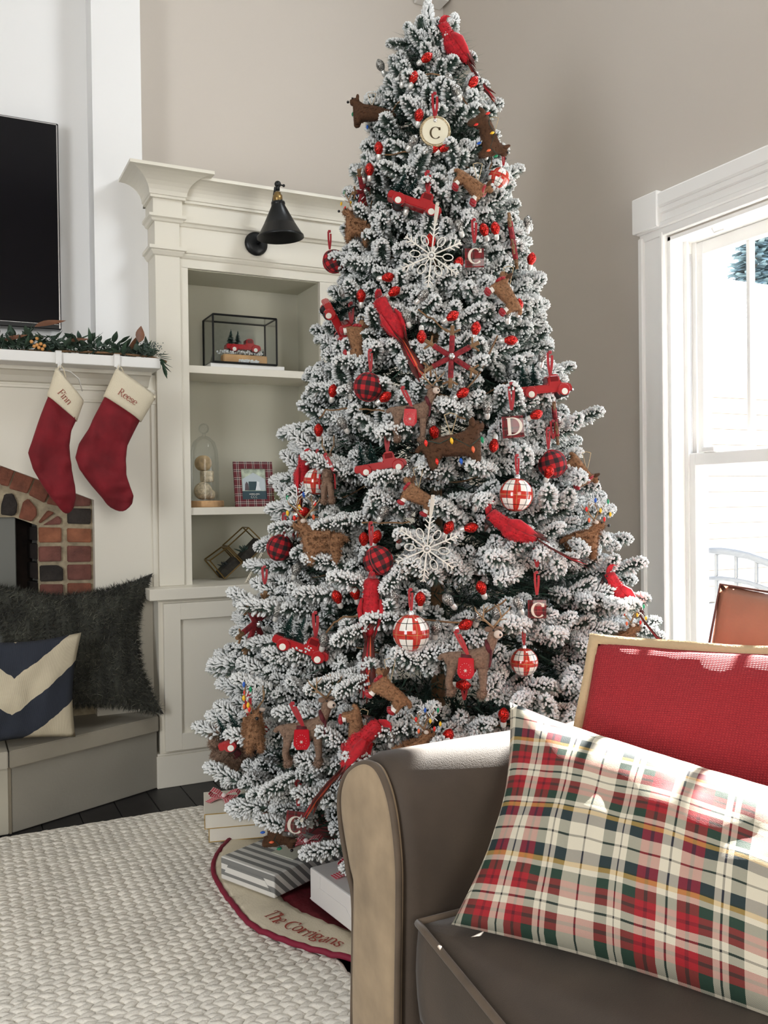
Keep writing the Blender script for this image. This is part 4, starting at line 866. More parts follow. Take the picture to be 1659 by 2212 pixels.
# ------------------------------------------------------------------ pillows on the sofa
CR_, BK, GR, NVY, RD, DR, YL = (.64, .58, .45), (.014, .012, .012), (.012, .038, .022), (.014, .016, .036), (.33, .008, .014), (.10, .004, .009), (.52, .31, .07)
useq = [(2.3, CR_), (.32, BK), (2.3, CR_), (1.7, GR), (.75, CR_), (.26, BK), (.75, CR_), (1.6, GR), (1.0, RD), (.45, DR), (1.1, RD), (1.0, CR_), (.32, BK), (1.0, CR_), (1.1, RD), (.45, DR), (1.0, RD), (1.6, GR), (.75, CR_), (.26, BK), (.75, CR_), (1.7, GR)]
vseq = [(1.9, CR_), (.28, BK), (1.9, CR_), (1.7, NVY), (.75, YL), (.22, BK), (.9, CR_), (1.5, GR), (.9, RD), (.5, DR), (.9, RD), (1.1, CR_), (.28, BK), (1.1, CR_), (.9, RD), (.5, DR), (.9, RD), (1.5, GR), (.9, CR_), (.75, YL), (.22, BK), (1.7, NVY)]
M_tart = plaid('cream_red_green_tartan', useq, vseq, 2.6, 1.9, 'twill', .8, offs=(.314, .347))
pTL = Vector((.735, 1.165, .74)); d = ray(1102, 1517); pTL = C0+d*(1.49); pBL = atz(975, 1997, .447)
pBR = atz(1660, 2222, .447); ex = (pBR-pBL).normalized(); pBR = pBL+ex*.62; pTRr = atD(1662, 1690, 1.25); ext = (pTRr-pTL).normalized(); pTR = pTL+ext*.63
me = pillow_mesh(pTL, pTR, pBR, pBL, .10, 54, .5, 36, wrinkle=.006, pinch=.10, seed=21)
me.materials.append(M_tart); tag(objm('tartan_pillow', me, []), 'cream, red and green tartan pillow lying on the sofa seat in front', 'pillow')
M_burl = mat('red_burlap', (.46, .022, .03), .9); n_, l_ = N(M_burl)
t1 = n_.new('ShaderNodeTexCoord'); w1 = n_.new('ShaderNodeTexWave'); w1.inputs['Scale'].default_value = 32; w1.inputs['Distortion'].default_value = .6; w2 = n_.new('ShaderNodeTexWave'); w2.inputs['Scale'].default_value = 32; w2.bands_direction = 'Y'; w2.inputs['Distortion'].default_value = .6
l_.new(t1.outputs['UV'], w1.inputs['Vector']); l_.new(t1.outputs['UV'], w2.inputs['Vector']); mm_ = n_.new('ShaderNodeMath'); mm_.operation = 'MULTIPLY'; l_.new(w1.outputs['Fac'], mm_.inputs[0]); l_.new(w2.outputs['Fac'], mm_.inputs[1])
b1 = n_.new('ShaderNodeBump'); b1.inputs['Strength'].default_value = .8; b1.inputs['Distance'].default_value = .0025; l_.new(mm_.outputs[0], b1.inputs['Height']); l_.new(b1.outputs[0], n_['Principled BSDF'].inputs['Normal'])
r1 = n_.new('ShaderNodeValToRGB'); l_.new(mm_.outputs[0], r1.inputs[0]); r1.color_ramp.elements[0].color = (.30, .010, .018, 1); r1.color_ramp.elements[1].color = (.56, .035, .04, 1); l_.new(r1.outputs[0], n_['Principled BSDF'].inputs['Base Color'])
rTL = atD(1288, 1386, 1.57); rBL = atz(1247, 1700, .46); rBL = Vector((rTL.x-.15, rTL.y-.05, .452)); rTRa = atD(1662, 1404, 1.45); ex = (rTRa-rTL).normalized(); rTR = rTL+ex*.46; rBR = rBL+ex*.46
rp = thing('red_burlap_pillow', 'red woven pillow with tan piped border behind the tartan pillow', 'pillow', (rBL+rBR)/2)
me = pillow_mesh(rTL, rTR, rBR, rBL, .085, 40, .5, 30, wrinkle=.006, pinch=.04, seed=31); me.materials.append(M_burl); co = objm('cover', me, [], rp); co.matrix_parent_inverse = rp.matrix_basis.inverted()
# flange border
M_flan = mat('tan_linen_border', (.52, .38, .22), .9, bump=.4, bump_s=300)
def border(par, crn, wd_, th, pinch, n=30):
    TL, TR, BR, BL = crn; cen = (TL+TR+BR+BL)/4; nr = (TR-TL).cross(BL-TL).normalized(); bm = B()
    def P(u_, v_):
        pu = pinch*math.sin(PI*v_)*(u_-.5)*-2*abs(u_-.5)*2; pv = pinch*math.sin(PI*u_)*(v_-.5)*-2*abs(v_-.5)*2; U, V = u_+pu*.5, v_+pv*.5
        return TL*(1-U)*(1-V)+TR*U*(1-V)+BR*U*V+BL*(1-U)*V
    per = [(i/n, 0) for i in range(n)]+[(1, i/n) for i in range(n)]+[(1-i/n, 1) for i in range(n)]+[(0, 1-i/n) for i in range(n)]
    def out(u_, v_): return ((TR-TL).normalized()*(1 if u_ > .999 else -1 if u_ < .001 else 0) + (TL-BL).normalized()*(1 if v_ < .001 else -1 if v_ > .999 else 0))
    R = [[], [], [], []]
    for k, (u_, v_) in enumerate(per):
        p_ = P(u_, v_); o_ = out(u_, v_); wv = nr*.003*math.sin(k*.5)
        R[0].append(p_-o_*.004+nr*th); R[1].append(p_+o_*wd_+nr*th*.6+wv); R[2].append(p_+o_*wd_-nr*th*.6+wv); R[3].append(p_-o_*.004-nr*th)
    R.append(R[0]); rings(bm, R, cap=False); bmesh.ops.recalc_face_normals(bm, faces=bm.faces)
    return pobj(par, 'piped_border', bm, M_flan, True)
border(rp, (rTL, rTR, rBR, rBL), .014, .003, .04)
# leather cushion on the sofa back
M_lea = mat('rust_leather', (.33, .14, .085), .45, noise_s=10, noise_a=.12, bump=.15, bump_s=200)
lTL = atD(1556, 1262, 1.68); lBL = atD(1530, 1400, 1.66); hgt = (lTL.z-.60); dn = (lBL-lTL).normalized(); lBL = lTL+dn*.40; exl = Vector((.22, -.97, 0)).normalized()
lTR = lTL+exl*.42+Vector((0, 0, -.035)); lBR = lBL+exl*.42
me = pillow_mesh(lTL, lTR, lBR, lBL, .045, 24, .4, wrinkle=.004, pinch=.03, seed=3); me.materials.append(M_lea)
lc = thing('leather_cushion', 'rust brown leather cushion propped on the sofa back near the window', 'cushion', (lBL+lBR)/2); co = objm('cover', me, [], lc); co.matrix_parent_inverse = lc.matrix_basis.inverted()
bm = B(); tube(bm, [lBL, (lBL+lTL)/2, lTL, (lTL+lTR)/2, lTR, lBR, lBL], .0026, 6); pobj(lc, 'piping', bm, mat('dark_leather_piping', (.09, .03, .02), .5), True)

# ================================================================== RUG
rg = thing('braided_rug', 'chunky ivory braided wool rug on the dark floor before the hearth', 'rug', (0, 2, 0))
M_wool = mat('ivory_wool', (.76, .72, .64), .95, noise_s=6, noise_a=.08, bump=.5, bump_s=260)
RX0, RX1, RY0, RY1 = -1.6, .775, .6, 3.005
bm = B(); box(bm, (RX0, RY0, .001), (RX1, RY1, .010), .003); pobj(rg, 'rug_backing', bm, mat('rug_backing_wool', (.38, .33, .26), .95))
rr = random.Random(5)
def wool_seg(l, r):   # one plump stitch
    n = 6; R = []
    for t, q in ((-.5, .25), (-.34, .85), (-.05, 1.08), (.25, .9), (.5, .3)):
        R.append([Vector((t*l, math.cos(k*2*PI/n)*r*q, r*.15+math.sin(k*2*PI/n)*r*q*.72)) for k in range(n)])
    return R
base = wool_seg(.047, .0112); V = []; Fc = []
yy = RY0+.008; row = 0
while yy < RY1-.004:
    if True:
        x = RX0+.015+(row % 2)*.0
        sgn = 1 if row % 2 else -1
        while x < RX1-.008:
            far = x < -.95 or yy < 1.25
            if not far:
                a = sgn*.55+rr.uniform(-.12, .12); ca, sa = math.cos(a), math.sin(a); q = rr.uniform(.9, 1.1); off = len(V); jx, jy = rr.uniform(-.002, .002), rr.uniform(-.0015, .0015)
                for R in base:
                    for p in R: V.append((x+jx+(p.x*ca-p.y*sa)*q, yy+jy+(p.x*sa+p.y*ca)*q, .0125+p.z*q))
                for i in range(4):
                    for k in range(6): k2 = (k+1) % 6; Fc.append((off+i*6+k, off+i*6+k2, off+(i+1)*6+k2, off+(i+1)*6+k))
                Fc.append(tuple(off+k for k in range(5, -1, -1))); Fc.append(tuple(off+24+k for k in range(6)))
            x += .0290
    yy += .0165; row += 1
me = bpy.data.meshes.new('braided_stitches'); me.from_pydata(V, [], Fc); me.update(); me.materials.append(M_wool); objm('braided_stitches', me, [], rg, True, kind='stuff').matrix_parent_inverse = rg.matrix_basis.inverted()
bm = B(); tube(bm, [(RX0, RY1, .012)]+[(x*.02, RY1+.003*math.sin(x*1.3), .012) for x in range(-60, 38)]+[(RX1, RY1-.004, .012)]+[(RX1+.003*math.sin(y*1.1), RY1-y*.02, .012) for y in range(1, 118)], .0095, 8); pobj(rg, 'bound_edge', bm, M_wool, True)

# ================================================================== TREE SKIRT AND GIFTS
SKC = Vector((1.31, 2.25)); SKR = .672
ts = thing('tree_skirt', 'burgundy quilted tree skirt with cream embroidered border under the tree', 'tree skirt', (SKC.x, SKC.y, 0))
M_burg = mat('burgundy_quilt', (.17, .006, .014), .85, noise_s=20, noise_a=.2, bump=.5, bump_s=60); M_skc = mat('cream_quilt', (.74, .66, .50), .9, bump=.3, bump_s=200)
def skz(r, a):
    base = .026 if SKC.x+r*math.cos(a) < RX1+.03 else .026-.016*min(1, (SKC.x+r*math.cos(a)-RX1-.03)/.08)
    return base + .006*noise.noise(Vector((math.cos(a)*5, math.sin(a)*5, r*9))) + (.004*abs(math.sin(a*40)) if r > .5 else .003*abs(math.sin(a*30))*abs(math.sin(r*50)))
def ringmesh(r0, r1, nr, na=200, up=0):
    bm = B(); R = []
    for i in range(nr+1):
        r = r0+(r1-r0)*i/nr; R.append([Vector((SKC.x+r*math.cos(2*PI*k/na)*(1+.01*math.sin(k*.3)), SKC.y+r*math.sin(2*PI*k/na)*(1+.01*math.sin(k*.3)), skz(r, 2*PI*k/na)+up)) for k in range(na)])
    R = [[p-Vector((0, 0, .006)) for p in R[0]]]+R+[[p-Vector((0, 0, .006)) for p in R[-1]]]
    rings(bm, R, cap=False); return bm
pobj(ts, 'quilted_centre', ringmesh(.05, .560, 22), M_burg, True); sb = pobj(ts, 'cream_border', ringmesh(.548, SKR-.006, 9, up=.003), M_skc, True)
bm = B(); na = 220; tube(bm, [(SKC.x+(SKR)*math.cos(2*PI*k/na)*(1+.01*math.sin(k*200/220*.3)), SKC.y+SKR*math.sin(2*PI*k/na)*(1+.01*math.sin(k*200/220*.3)), skz(SKR, 2*PI*k/na)+.001) for k in range(na+1)], .007, 8); pobj(ts, 'edge_piping', bm, mat('burgundy_piping', (.22, .006, .03), .7), True)
tA = atz(551, 1984, .035); tB = atz(716, 2058, .035)
aA = math.atan2(tA.y-SKC.y, tA.x-SKC.x); aB = math.atan2(tB.y-SKC.y, tB.x-SKC.x)
aA %= 2*PI; aB %= 2*PI
word = 'The Corrigans'; TLn = text_len(word); rb = .640; sc_ = abs(aB-aA)*rb/TLn
def skf(x, y):
    a = aA+(aB-aA)*x/TLn; r = rb-y*sc_*1.25; return Vector((SKC.x+r*math.cos(a), SKC.y+r*math.sin(a), skz(r, a)+.0075))
bm = B(); text_bm(bm, word, skf, shear=.22, thin=.05, thick=.12); pobj(ts, 'embroidered_name', bm, M_thread)
def gift(name, lab, FL, FR, dep, h, m, rib=None):
    FL, FR = Vector(FL), Vector(FR); ex_ = (FR-FL); W = ex_.length; a = math.atan2(ex_.y, ex_.x); o = thing(name, lab, 'gift', FL); o.rotation_euler = (0, 0, a)
    bm = B(); box(bm, (0, 0, .001), (W, dep, h), .004, seg=2); uvl = bm.loops.layers.uv.new('uv')
    for f in bm.faces:
        for lp in f.loops: c = lp.vert.co; lp[uvl].uv = (c.x, c.y+c.z)
    obj('wrapped_box', bm, m, o); return o, W
GA, GB = (.62, .60, .56), (.21, .21, .20)
M_str = plaid('grey_striped_paper', [(1, (.85, .84, .81))], [(1, GA), (1, GB)], 1, 1/.026, 'mul', .55, bump=0) if False else mat('grey_striped_paper', GA, .5)
n_, l_ = N(M_str); t1 = n_.new('ShaderNodeTexCoord'); s1_ = n_.new('ShaderNodeSeparateXYZ'); l_.new(t1.outputs['UV'], s1_.inputs[0]); ff = n_.new('ShaderNodeMath'); ff.operation = 'MULTIPLY'; ff.inputs[1].default_value = 1/.030; l_.new(s1_.outputs['Y'], ff.inputs[0]); f2 = n_.new('ShaderNodeMath'); f2.operation = 'FRACT'; l_.new(ff.outputs[0], f2.inputs[0])
l_.new(ramp_node(M_str, [(1, (.74, .72, .67)), (1, GB)], f2.outputs[0]), n_['Principled BSDF'].inputs['Base Color'])
zg = .038
g2, W = gift('gift_box', 'grey and white striped wrapped gift on the tree skirt', atz(477, 1899, zg), atz(593, 1943, zg), .27, .062, M_str)
bm = B(); prism(bm, [(.012, -.0012, .016), (W-.012, -.0012, .016), (W-.04, -.0012, .045), (.03, -.0012, .045)], (0, 1, 0), .001); uvl = bm.loops.layers.uv.new('uv')
for f in bm.faces:
    for lp in f.loops: lp[uvl].uv = (lp.vert.co.x, lp.vert.co.z+.006)
obj('folded_flap', bm, M_str, g2)
M_ging = mat('red_gingham', (.7, .1, .12), .8); n_, l_ = N(M_ging); t1 = n_.new('ShaderNodeTexCoord'); ck = []
s1_ = n_.new('ShaderNodeSeparateXYZ'); l_.new(t1.outputs['UV'], s1_.inputs[0])
for ax_ in 'XY':
    a_ = n_.new('ShaderNodeMath'); a_.operation = 'MULTIPLY'; a_.inputs[1].default_value = 1/.0075; l_.new(s1_.outputs[ax_], a_.inputs[0]); b_ = n_.new('ShaderNodeMath'); b_.operation = 'FRACT'; l_.new(a_.outputs[0], b_.inputs[0]); c_ = n_.new('ShaderNodeMath'); c_.operation = 'GREATER_THAN'; c_.inputs[1].default_value = .5; l_.new(b_.outputs[0], c_.inputs[0]); ck.append(c_)
sm = n_.new('ShaderNodeMath'); sm.operation = 'ADD'; l_.new(ck[0].outputs[0], sm.inputs[0]); l_.new(ck[1].outputs[0], sm.inputs[1]); hv = n_.new('ShaderNodeMath'); hv.operation = 'MULTIPLY'; hv.inputs[1].default_value = .45; l_.new(sm.outputs[0], hv.inputs[0])
l_.new(ramp_node(M_ging, [(1, (.85, .80, .76)), (1, (.75, .12, .16)), (.9, (.55, .01, .03))], hv.outputs[0]), n_['Principled BSDF'].inputs['Base Color'])
def strip(bm, pts, wd_, side):
    uvl = bm.loops.layers.uv.verify(); side = Vector(side); d = 0; rows = []; ds = []
    for i, p in enumerate(pts):
        p = Vector(p)
        if i: d += (p-Vector(pts[i-1])).length
        rows.append((bm.verts.new(p-side*wd_/2), bm.verts.new(p+side*wd_/2))); ds.append(d)
    for i in range(len(rows)-1):
        f = bm.faces.new((rows[i][0], rows[i][1], rows[i+1][1], rows[i+1][0])); vals = {rows[i][0]: (0, ds[i]), rows[i][1]: (wd_, ds[i]), rows[i+1][1]: (wd_, ds[i+1]), rows[i+1][0]: (0, ds[i+1])}
        for lp in f.loops: lp[uvl].uv = vals[lp.vert]
def bow(par, c, s=1.0, ang=0):
    M = Matrix.Translation(c) @ Matrix.Rotation(ang, 4, 'Z') @ Matrix.Scale(s, 4); bm = B(); q = lambda *a: M @ Vector(a)
    sd = (M.to_3x3() @ Vector((0, 1, .15))).normalized()
    for sx_ in (-1, 1):
        strip(bm, [q(0, 0, .004), q(sx_*.02, 0, .020), q(sx_*.042, .004, .026), q(sx_*.05, .004, .016), q(sx_*.04, 0, .006), q(0, 0, .005)], .026*s, sd)
        strip(bm, [q(0, -.004, .004), q(sx_*.02, -.025, .006), q(sx_*.034, -.05, .002)], .024*s, (M.to_3x3() @ Vector((1, .5*sx_, 0))).normalized())
    ball(bm, q(0, 0, .008), .009*s, 8); o = obj('bow', bm, M_ging, par, False); sol = o.modifiers.new('s', 'SOLIDIFY'); sol.thickness = .0008; return o
bow(g2, (W*.62, .20, .064), .9, .3)
bm = B(); box(bm, (W*.45, .10, .0622), (W*.85, .19, .0634)); obj('gift_tag', bm, mat('pale_tag', (.62, .62, .50), .6), g2)
g3, W3 = gift('gift_box', 'white wrapped gift with red gingham bow beside the sofa arm', atz(670, 1945, .036), atz(776, 2028, .036), .30, .085, mat('white_paper', (.80, .77, .74), .4, bump=.15, bump_s=12))
bm = B(); box(bm, (.055, -.001, .03), (.056, .001, .08)); prism(bm, [(.0, -.0012, .006), (W3, -.0012, .006), (W3-.06, -.0012, .05), (.05, -.0012, .05)], (0, 1, 0), .001); obj('folded_flap', bm, MATS['white_paper'], g3)
bow(g3, (W3*.42, .085, .086), 1.15, .5)
M_wg = mat('white_card', (.80, .76, .66), .5)
a_ = atz(452, 1832, .012); b_ = atz(560, 1822, .012); gg = thing('gift_box', 'white gift box with gold edges and gingham bow at the left of the tree', 'gift', (a_.x, a_.y, .028)); gg.rotation_euler = (0, 0, math.atan2(b_.y-a_.y, b_.x-a_.x))
bm = B(); box(bm, (.0, 0, 0), (.22, .2, .042), .001); obj('lower_box', bm, M_wg, gg); bm = B(); box(bm, (-.012, -.008, .044), (.232, .208, .088), .001); obj('lid', bm, M_wg, gg)
bm = B()
for z, e in ((.0872, .0125), (.0445, .0125), (.042, .0005), (.001, .0005)): box(bm, (-e, -.0085 if e > .01 else -.0008, z), (.22+e, -.006 if e > .01 else 0, z+.0022))
for z0_, z1_, e in ((.001, .043, .0005), (.044, .089, .0125)): box(bm, (-e-.0006, -.0088 if e > .01 else -.0009, z0_), (-e+.0016, -.006 if e > .01 else 0, z1_))
obj('gold_edge', bm, M_gold, gg)
bow(gg, (.05, .13, .089), 1.0, -.4)
bm = B(); q = random.Random(2)
for i in range(60):
    a = q.uniform(-.5, 1.2); p0 = Vector((.07+q.random()*.03, .10+q.random()*.03, .092)); tube(bm, [p0, p0+Vector((math.cos(a)*.05, -math.sin(a)*.05, q.random()*.015))], [.0008, .0003], 3)
obj('pine_sprig', bm, M_brush, gg)

# ================================================================== CHRISTMAS TREE
TC = Vector((1.26, 2.22)); TZ = 2.50
RZ = [(.0, .28), (.12, .38), (.22, .47), (.30, .555), (.45, .585), (.632, .555), (.83, .495), (.962, .43), (1.159, .38), (1.423, .34), (1.62, .275), (1.884, .225), (2.148, .155), (2.345, .085), (2.52, .02)]
def tr_(z):
    if z <= RZ[0][0]: return RZ[0][1]
    for (a, ra), (b, rb_) in zip(RZ, RZ[1:]):
        if z <= b: return ra+(rb_-ra)*(z-a)/(b-a)
    return .01
def surf(px_, py_, off=0.0):
    """first point of the viewing ray inside the tree's envelope grown by off; nearest approach if it misses"""
    d = ray(px_, py_); best = None; t = 1.2
    while t < 3.4:
        p = C0+d*t; rr_ = math.hypot(p.x-TC.x, p.y-TC.y); g_ = rr_-(tr_(p.z)+off)
        if g_ <= 0: return p
        if best is None or g_ < best[0]: best = (g_, p.copy())
        t += .01
    return best[1]
tree = thing('christmas_tree', 'tall flocked artificial christmas tree covered with red ornaments', 'christmas tree', (TC.x, TC.y, 0))
bm = B(); tube(bm, [(0, 0, .12), (0, 0, 1.3), (0, 0, 2.46)], [.022, .016, .005], 10); obj('trunk', bm, M_twig, tree)
bm = B()
for k in range(4): a = k*PI/2+.4; tube(bm, [(0, 0, .13), (.22*math.cos(a), .22*math.sin(a), .036)], .009, 6)
tube(bm, [(0, 0, .05), (0, 0, .3)], .028, 10); obj('metal_stand', bm, M_brush, tree)
def needle_tip(V, Fc, MI, M, L, R, rnd, snow=1.0, dens=1.0, sd=5):
    """one flocked shoot along +Z of M"""
    n = int(225*dens*(L/.10)); q3 = M.to_3x3()
    for i in range(n):
        t = (i+.5)/n; t = t**.9; a = i*2.39996+rnd.uniform(-.3, .3)
        rad = Vector((math.cos(a), math.sin(a), 0)); k = math.sin(PI*min(1, .26+.55*t))**.5 if t < .78 else max(.30, 1-(t-.78)*2.6)
        dz = .42+1.3*max(0, t-.62)
        d = (rad+Vector((0, 0, dz))).normalized(); o_ = Vector((0, 0, t*L)); ln = R*.98*k*rnd.uniform(.88, 1.08)
        dw = q3 @ d; upf = dw.z
        fl_ = rnd.random() < (.92 if upf > .1 else .66 if upf > -.3 else .20)*snow
        a0 = M @ o_; e_ = M @ (o_+d*ln); s_ = dw.orthogonal().normalized(); s2_ = dw.cross(s_)
        if fl_:
            r1 = (.0030 if sd > 3 else .0052)*rnd.uniform(.75, 1.3); b = len(V)
            for c_, q in ((a0.lerp(e_, .50), .45), (a0.lerp(e_, .72), 1.0), (a0.lerp(e_, .94), .9)):
                for kk in range(sd):
                    an = kk*2*PI/sd; V.append(c_+(s_*math.cos(an)+s2_*math.sin(an))*r1*q)
            V.append(e_+dw*.0017)
            for rr2 in (0, sd):
                for kk in range(sd): k2 = (kk+1) % sd; Fc.append((b+rr2+kk, b+rr2+k2, b+rr2+sd+k2, b+rr2+sd+kk)); MI.append(1)
            for kk in range(sd): Fc.append((b+2*sd+kk, b+2*sd+(kk+1) % sd, b+3*sd)); MI.append(1)
        w2_ = .0010
        b = len(V); V.extend((a0-s_*w2_, a0+s_*w2_, e_+s_*.0004 if fl_ else e_+dw*.004)); Fc.append((b, b+1, b+2)); MI.append(0 if fl_ else 3)
        for q in range(1 if fl_ else 2):
            b = len(V); e3 = a0+(q3 @ (Vector((math.cos(a+1+q*2), math.sin(a+1+q*2), .9)).normalized()))*ln*1.15; V.extend((a0-s2_*w2_, a0+s2_*w2_, e3)); Fc.append((b, b+1, b+2)); MI.append(3 if q else 0)
def tube_raw(V, Fc, MI, pts, rad, mi, seg=5):
    b = len(V)
    for i, p in enumerate(pts):
        t = (pts[min(i+1, len(pts)-1)]-pts[max(i-1, 0)]).normalized(); s_ = t.orthogonal().normalized(); s2_ = t.cross(s_)
        for k in range(seg): V.append(p+(s_*math.cos(k*2*PI/seg)+s2_*math.sin(k*2*PI/seg))*rad)
    for i in range(len(pts)-1):
        for k in range(seg): k2 = (k+1) % seg; Fc.append((b+i*seg+k, b+i*seg+k2, b+(i+1)*seg+k2, b+(i+1)*seg+k)); MI.append(mi)
def bough(seed, L, nt, up=0.0, dens=1.0, sd_=5):
    """bough along +X; tip at x = L"""
    rnd = random.Random(seed); V, Fc, MI = [], [], []
    P = lambda t: Vector((t*L, 0, -.10*L*math.sin(t*PI*.6)+up*t*L))
    tube_raw(V, Fc, MI, [P(i/6) for i in range(7)], .004, 2)
    def add(p, d, tl, R=.0235, sn=1.0):
        M = Matrix.Translation(p) @ d.to_track_quat('Z', 'Y').to_matrix().to_4x4(); needle_tip(V, Fc, MI, M, tl, R*rnd.uniform(.9, 1.12), rnd, sn, dens, sd_)
    d0 = Vector((1, rnd.uniform(-.12, .12), rnd.uniform(-.1, .25))).normalized(); tl = rnd.uniform(.085, .11); add(P(1)-d0*tl*.85, d0, tl, .0255)
    for i in range(nt):
        t = .38+.52*(i//2+.5)/max(1, (nt//2)); sd = 1 if i % 2 else -1
        a = rnd.uniform(.5, 1.0)*sd; el = rnd.uniform(-.25, .55); d = Vector((math.cos(a)*math.cos(el), math.sin(a)*math.cos(el), math.sin(el))).normalized(); tl = rnd.uniform(.07, .105)
        tube_raw(V, Fc, MI, [P(t), P(t)+d*.03], .002, 2, 4); add(P(t)+d*.01, d, tl)
    d = Vector((.75, rnd.uniform(-.3, .3), .65)).normalized(); add(P(.68), d, .08)
    for i in range(int(170*L/.2*dens)):     # sparse inner needles
        t = rnd.uniform(.05, .75); p = P(t); a = rnd.random()*2*PI; d = Vector((.6, math.cos(a), math.sin(a))).normalized(); s_ = d.orthogonal().normalized()*.001; b = len(V); V.extend((p-s_, p+s_, p+d*.035)); Fc.append((b, b+1, b+2)); MI.append(0)
    me = bpy.data.meshes.new('branch'); me.from_pydata(V, [], Fc); me.materials.append(M_green); me.materials.append(M_flock); me.materials.append(M_stem); me.materials.append(M_frost); me.polygons.foreach_set('material_index', MI); me.polygons.foreach_set('use_smooth', [i == 1 for i in MI]); me.update(); return me
BO = {'s': [bough(s, .13, 2) for s in (1, 2, 3)], 'm': [bough(s, .20, 4) for s in (4, 5, 6, 7)], 'l': [bough(s, .29, 5) for s in (8, 9, 10, 11)]}
REAR = {'s': [bough(31, .13, 2, 0, .28, 3)], 'm': [bough(s, .20, 4, 0, .28, 3) for s in (32, 33)], 'l': [bough(s, .29, 5, 0, .28, 3) for s in (34, 35)]}
LEN = {'s': .13, 'm': .20, 'l': .29}
rnd = random.Random(42); plan = []; z = .27; lev = 0
while z < 2.40:
    r = tr_(z); n = max(4, int(2*PI*r/.118)); a0 = lev*1.7
    for k in range(n): plan.append((z+rnd.uniform(-.048, .048), a0+2*PI*(k+rnd.uniform(-.28, .28))/n))
    z += .080+.018*(z < 1.2); lev += 1
camdir = math.atan2(-TC.y, -TC.x)
plan.sort(key=lambda q: math.cos(q[1]-camdir), reverse=True)
def put_branch(o, z, a, droop, k, s):
    o.location = (math.cos(a)*k, math.sin(a)*k, z); o.rotation_euler = (rnd.uniform(-.35, .35), droop, a); o.scale = (s, s, s)
count = 0; rest = []
for (z, a) in plan:
    r = tr_(z)*rnd.uniform(.93, 1.03); ty = 'l' if r > .36 else 'm' if r > .2 else 's'; L = LEN[ty]; s = min(1.12, max(.75, r/L if r < L else 1.0))
    if z < .35: droop = .32
    elif z > 2.2: droop = -.55
    elif z > 1.9: droop = -.25
    else: droop = rnd.uniform(-.12, .22)
    k = max(.0, r-L*s*math.cos(droop)); zz_ = z+math.sin(droop)*L*s
    me = rnd.choice(BO[ty])
    if count < 292:
        o = bpy.data.objects.new('branch', me); COL.objects.link(o); o.parent = tree; put_branch(o, zz_, a, droop, k, s); count += 1
    else: rest.append((rnd.choice(REAR[ty]), zz_, a, droop, k, s))
# the tree's top shoots
tm = []
for s in (21, 22, 23):
    V, Fc, MI = [], [], []; rn = random.Random(s); needle_tip(V, Fc, MI, Matrix(), .16 if s == 21 else .10, .021, rn, 1, 1.2); me = bpy.data.meshes.new('branch'); me.from_pydata(V, [], Fc); me.materials.append(M_green); me.materials.append(M_flock); me.materials.append(M_stem); me.materials.append(M_frost); me.polygons.foreach_set('material_index', MI); me.polygons.foreach_set('use_smooth', [i == 1 for i in MI]); tm.append(me)
for me, (x0_, y0_), (x1_, y1_) in ((tm[0], (925, 145), (924, -10)), (tm[1], (905, 135), (882, 50)), (tm[2], (960, 110), (985, 28)), (tm[1], (918, 150), (908, 65)), (tm[2], (935, 160), (930, 75)), (tm[1], (950, 160), (1000, 130))):
    A_ = atD(x0_, y0_, 2.52); E_ = atD(x1_, y1_, 2.52); d = E_-A_; o = bpy.data.objects.new('branch', me); COL.objects.link(o); o.parent = tree; o.location = A_-Vector((TC.x, TC.y, 0)); o.rotation_euler = d.to_track_quat('Z', 'Y').to_euler(); q = d.length/(.16 if me is tm[0] else .10)*.93; o.scale = (1.05, 1.05, q)
if rest:   # the branches at the back, past the three hundred nearest, as one part
    import numpy as np
    vs, ls, st, mi, off, lo = [], [], [], [], 0, 0
    for me, zz_, a, droop, k, s in rest:
        M = Matrix.Translation((math.cos(a)*k, math.sin(a)*k, zz_)) @ Matrix.Rotation(a, 4, 'Z') @ Matrix.Rotation(droop, 4, 'Y') @ Matrix.Scale(s, 4)
        A_ = np.empty(len(me.vertices)*3, 'f'); me.vertices.foreach_get('co', A_); A_ = A_.reshape(-1, 3); Mn = np.array(M); vs.append(A_ @ Mn[:3, :3].T+Mn[:3, 3])
        l_i = np.empty(len(me.loops), 'i'); me.loops.foreach_get('vertex_index', l_i); ls.append(l_i+off); p_i = np.empty(len(me.polygons), 'i'); me.polygons.foreach_get('loop_start', p_i); st.append(p_i+lo)
        m_i = np.empty(len(me.polygons), 'i'); me.polygons.foreach_get('material_index', m_i); mi.append(m_i); off += len(A_); lo += len(l_i)
    vs = np.concatenate(vs); ls = np.concatenate(ls); st = np.concatenate(st); mi = np.concatenate(mi); me = bpy.data.meshes.new('rear_branches')
    me.vertices.add(len(vs)); me.vertices.foreach_set('co', vs.ravel().astype('f')); me.loops.add(len(ls)); me.loops.foreach_set('vertex_index', ls); me.polygons.add(len(st)); me.polygons.foreach_set('loop_start', st)
    for m in (M_green, M_flock, M_stem, M_frost): me.materials.append(m)
    me.polygons.foreach_set('material_index', mi); me.update(calc_edges=True); objm('rear_branches', me, [], tree, kind='stuff')
V, Fc = [], []; rn = random.Random(8)
for i in range(26000):
    z = .15+rn.random()**1.25*2.2; r = tr_(z)*rn.uniform(.3, .86); a = rn.random()*2*PI; p = Vector((math.cos(a)*r, math.sin(a)*r, z)); d = Vector((math.cos(a+rn.uniform(-.8, .8)), math.sin(a+rn.uniform(-.8, .8)), rn.uniform(-.5, .6))).normalized(); s_ = d.orthogonal().normalized()*.0022
    b = len(V); V.extend((p-s_, p+s_, p+d*rn.uniform(.04, .075))); Fc.append((b, b+1, b+2))
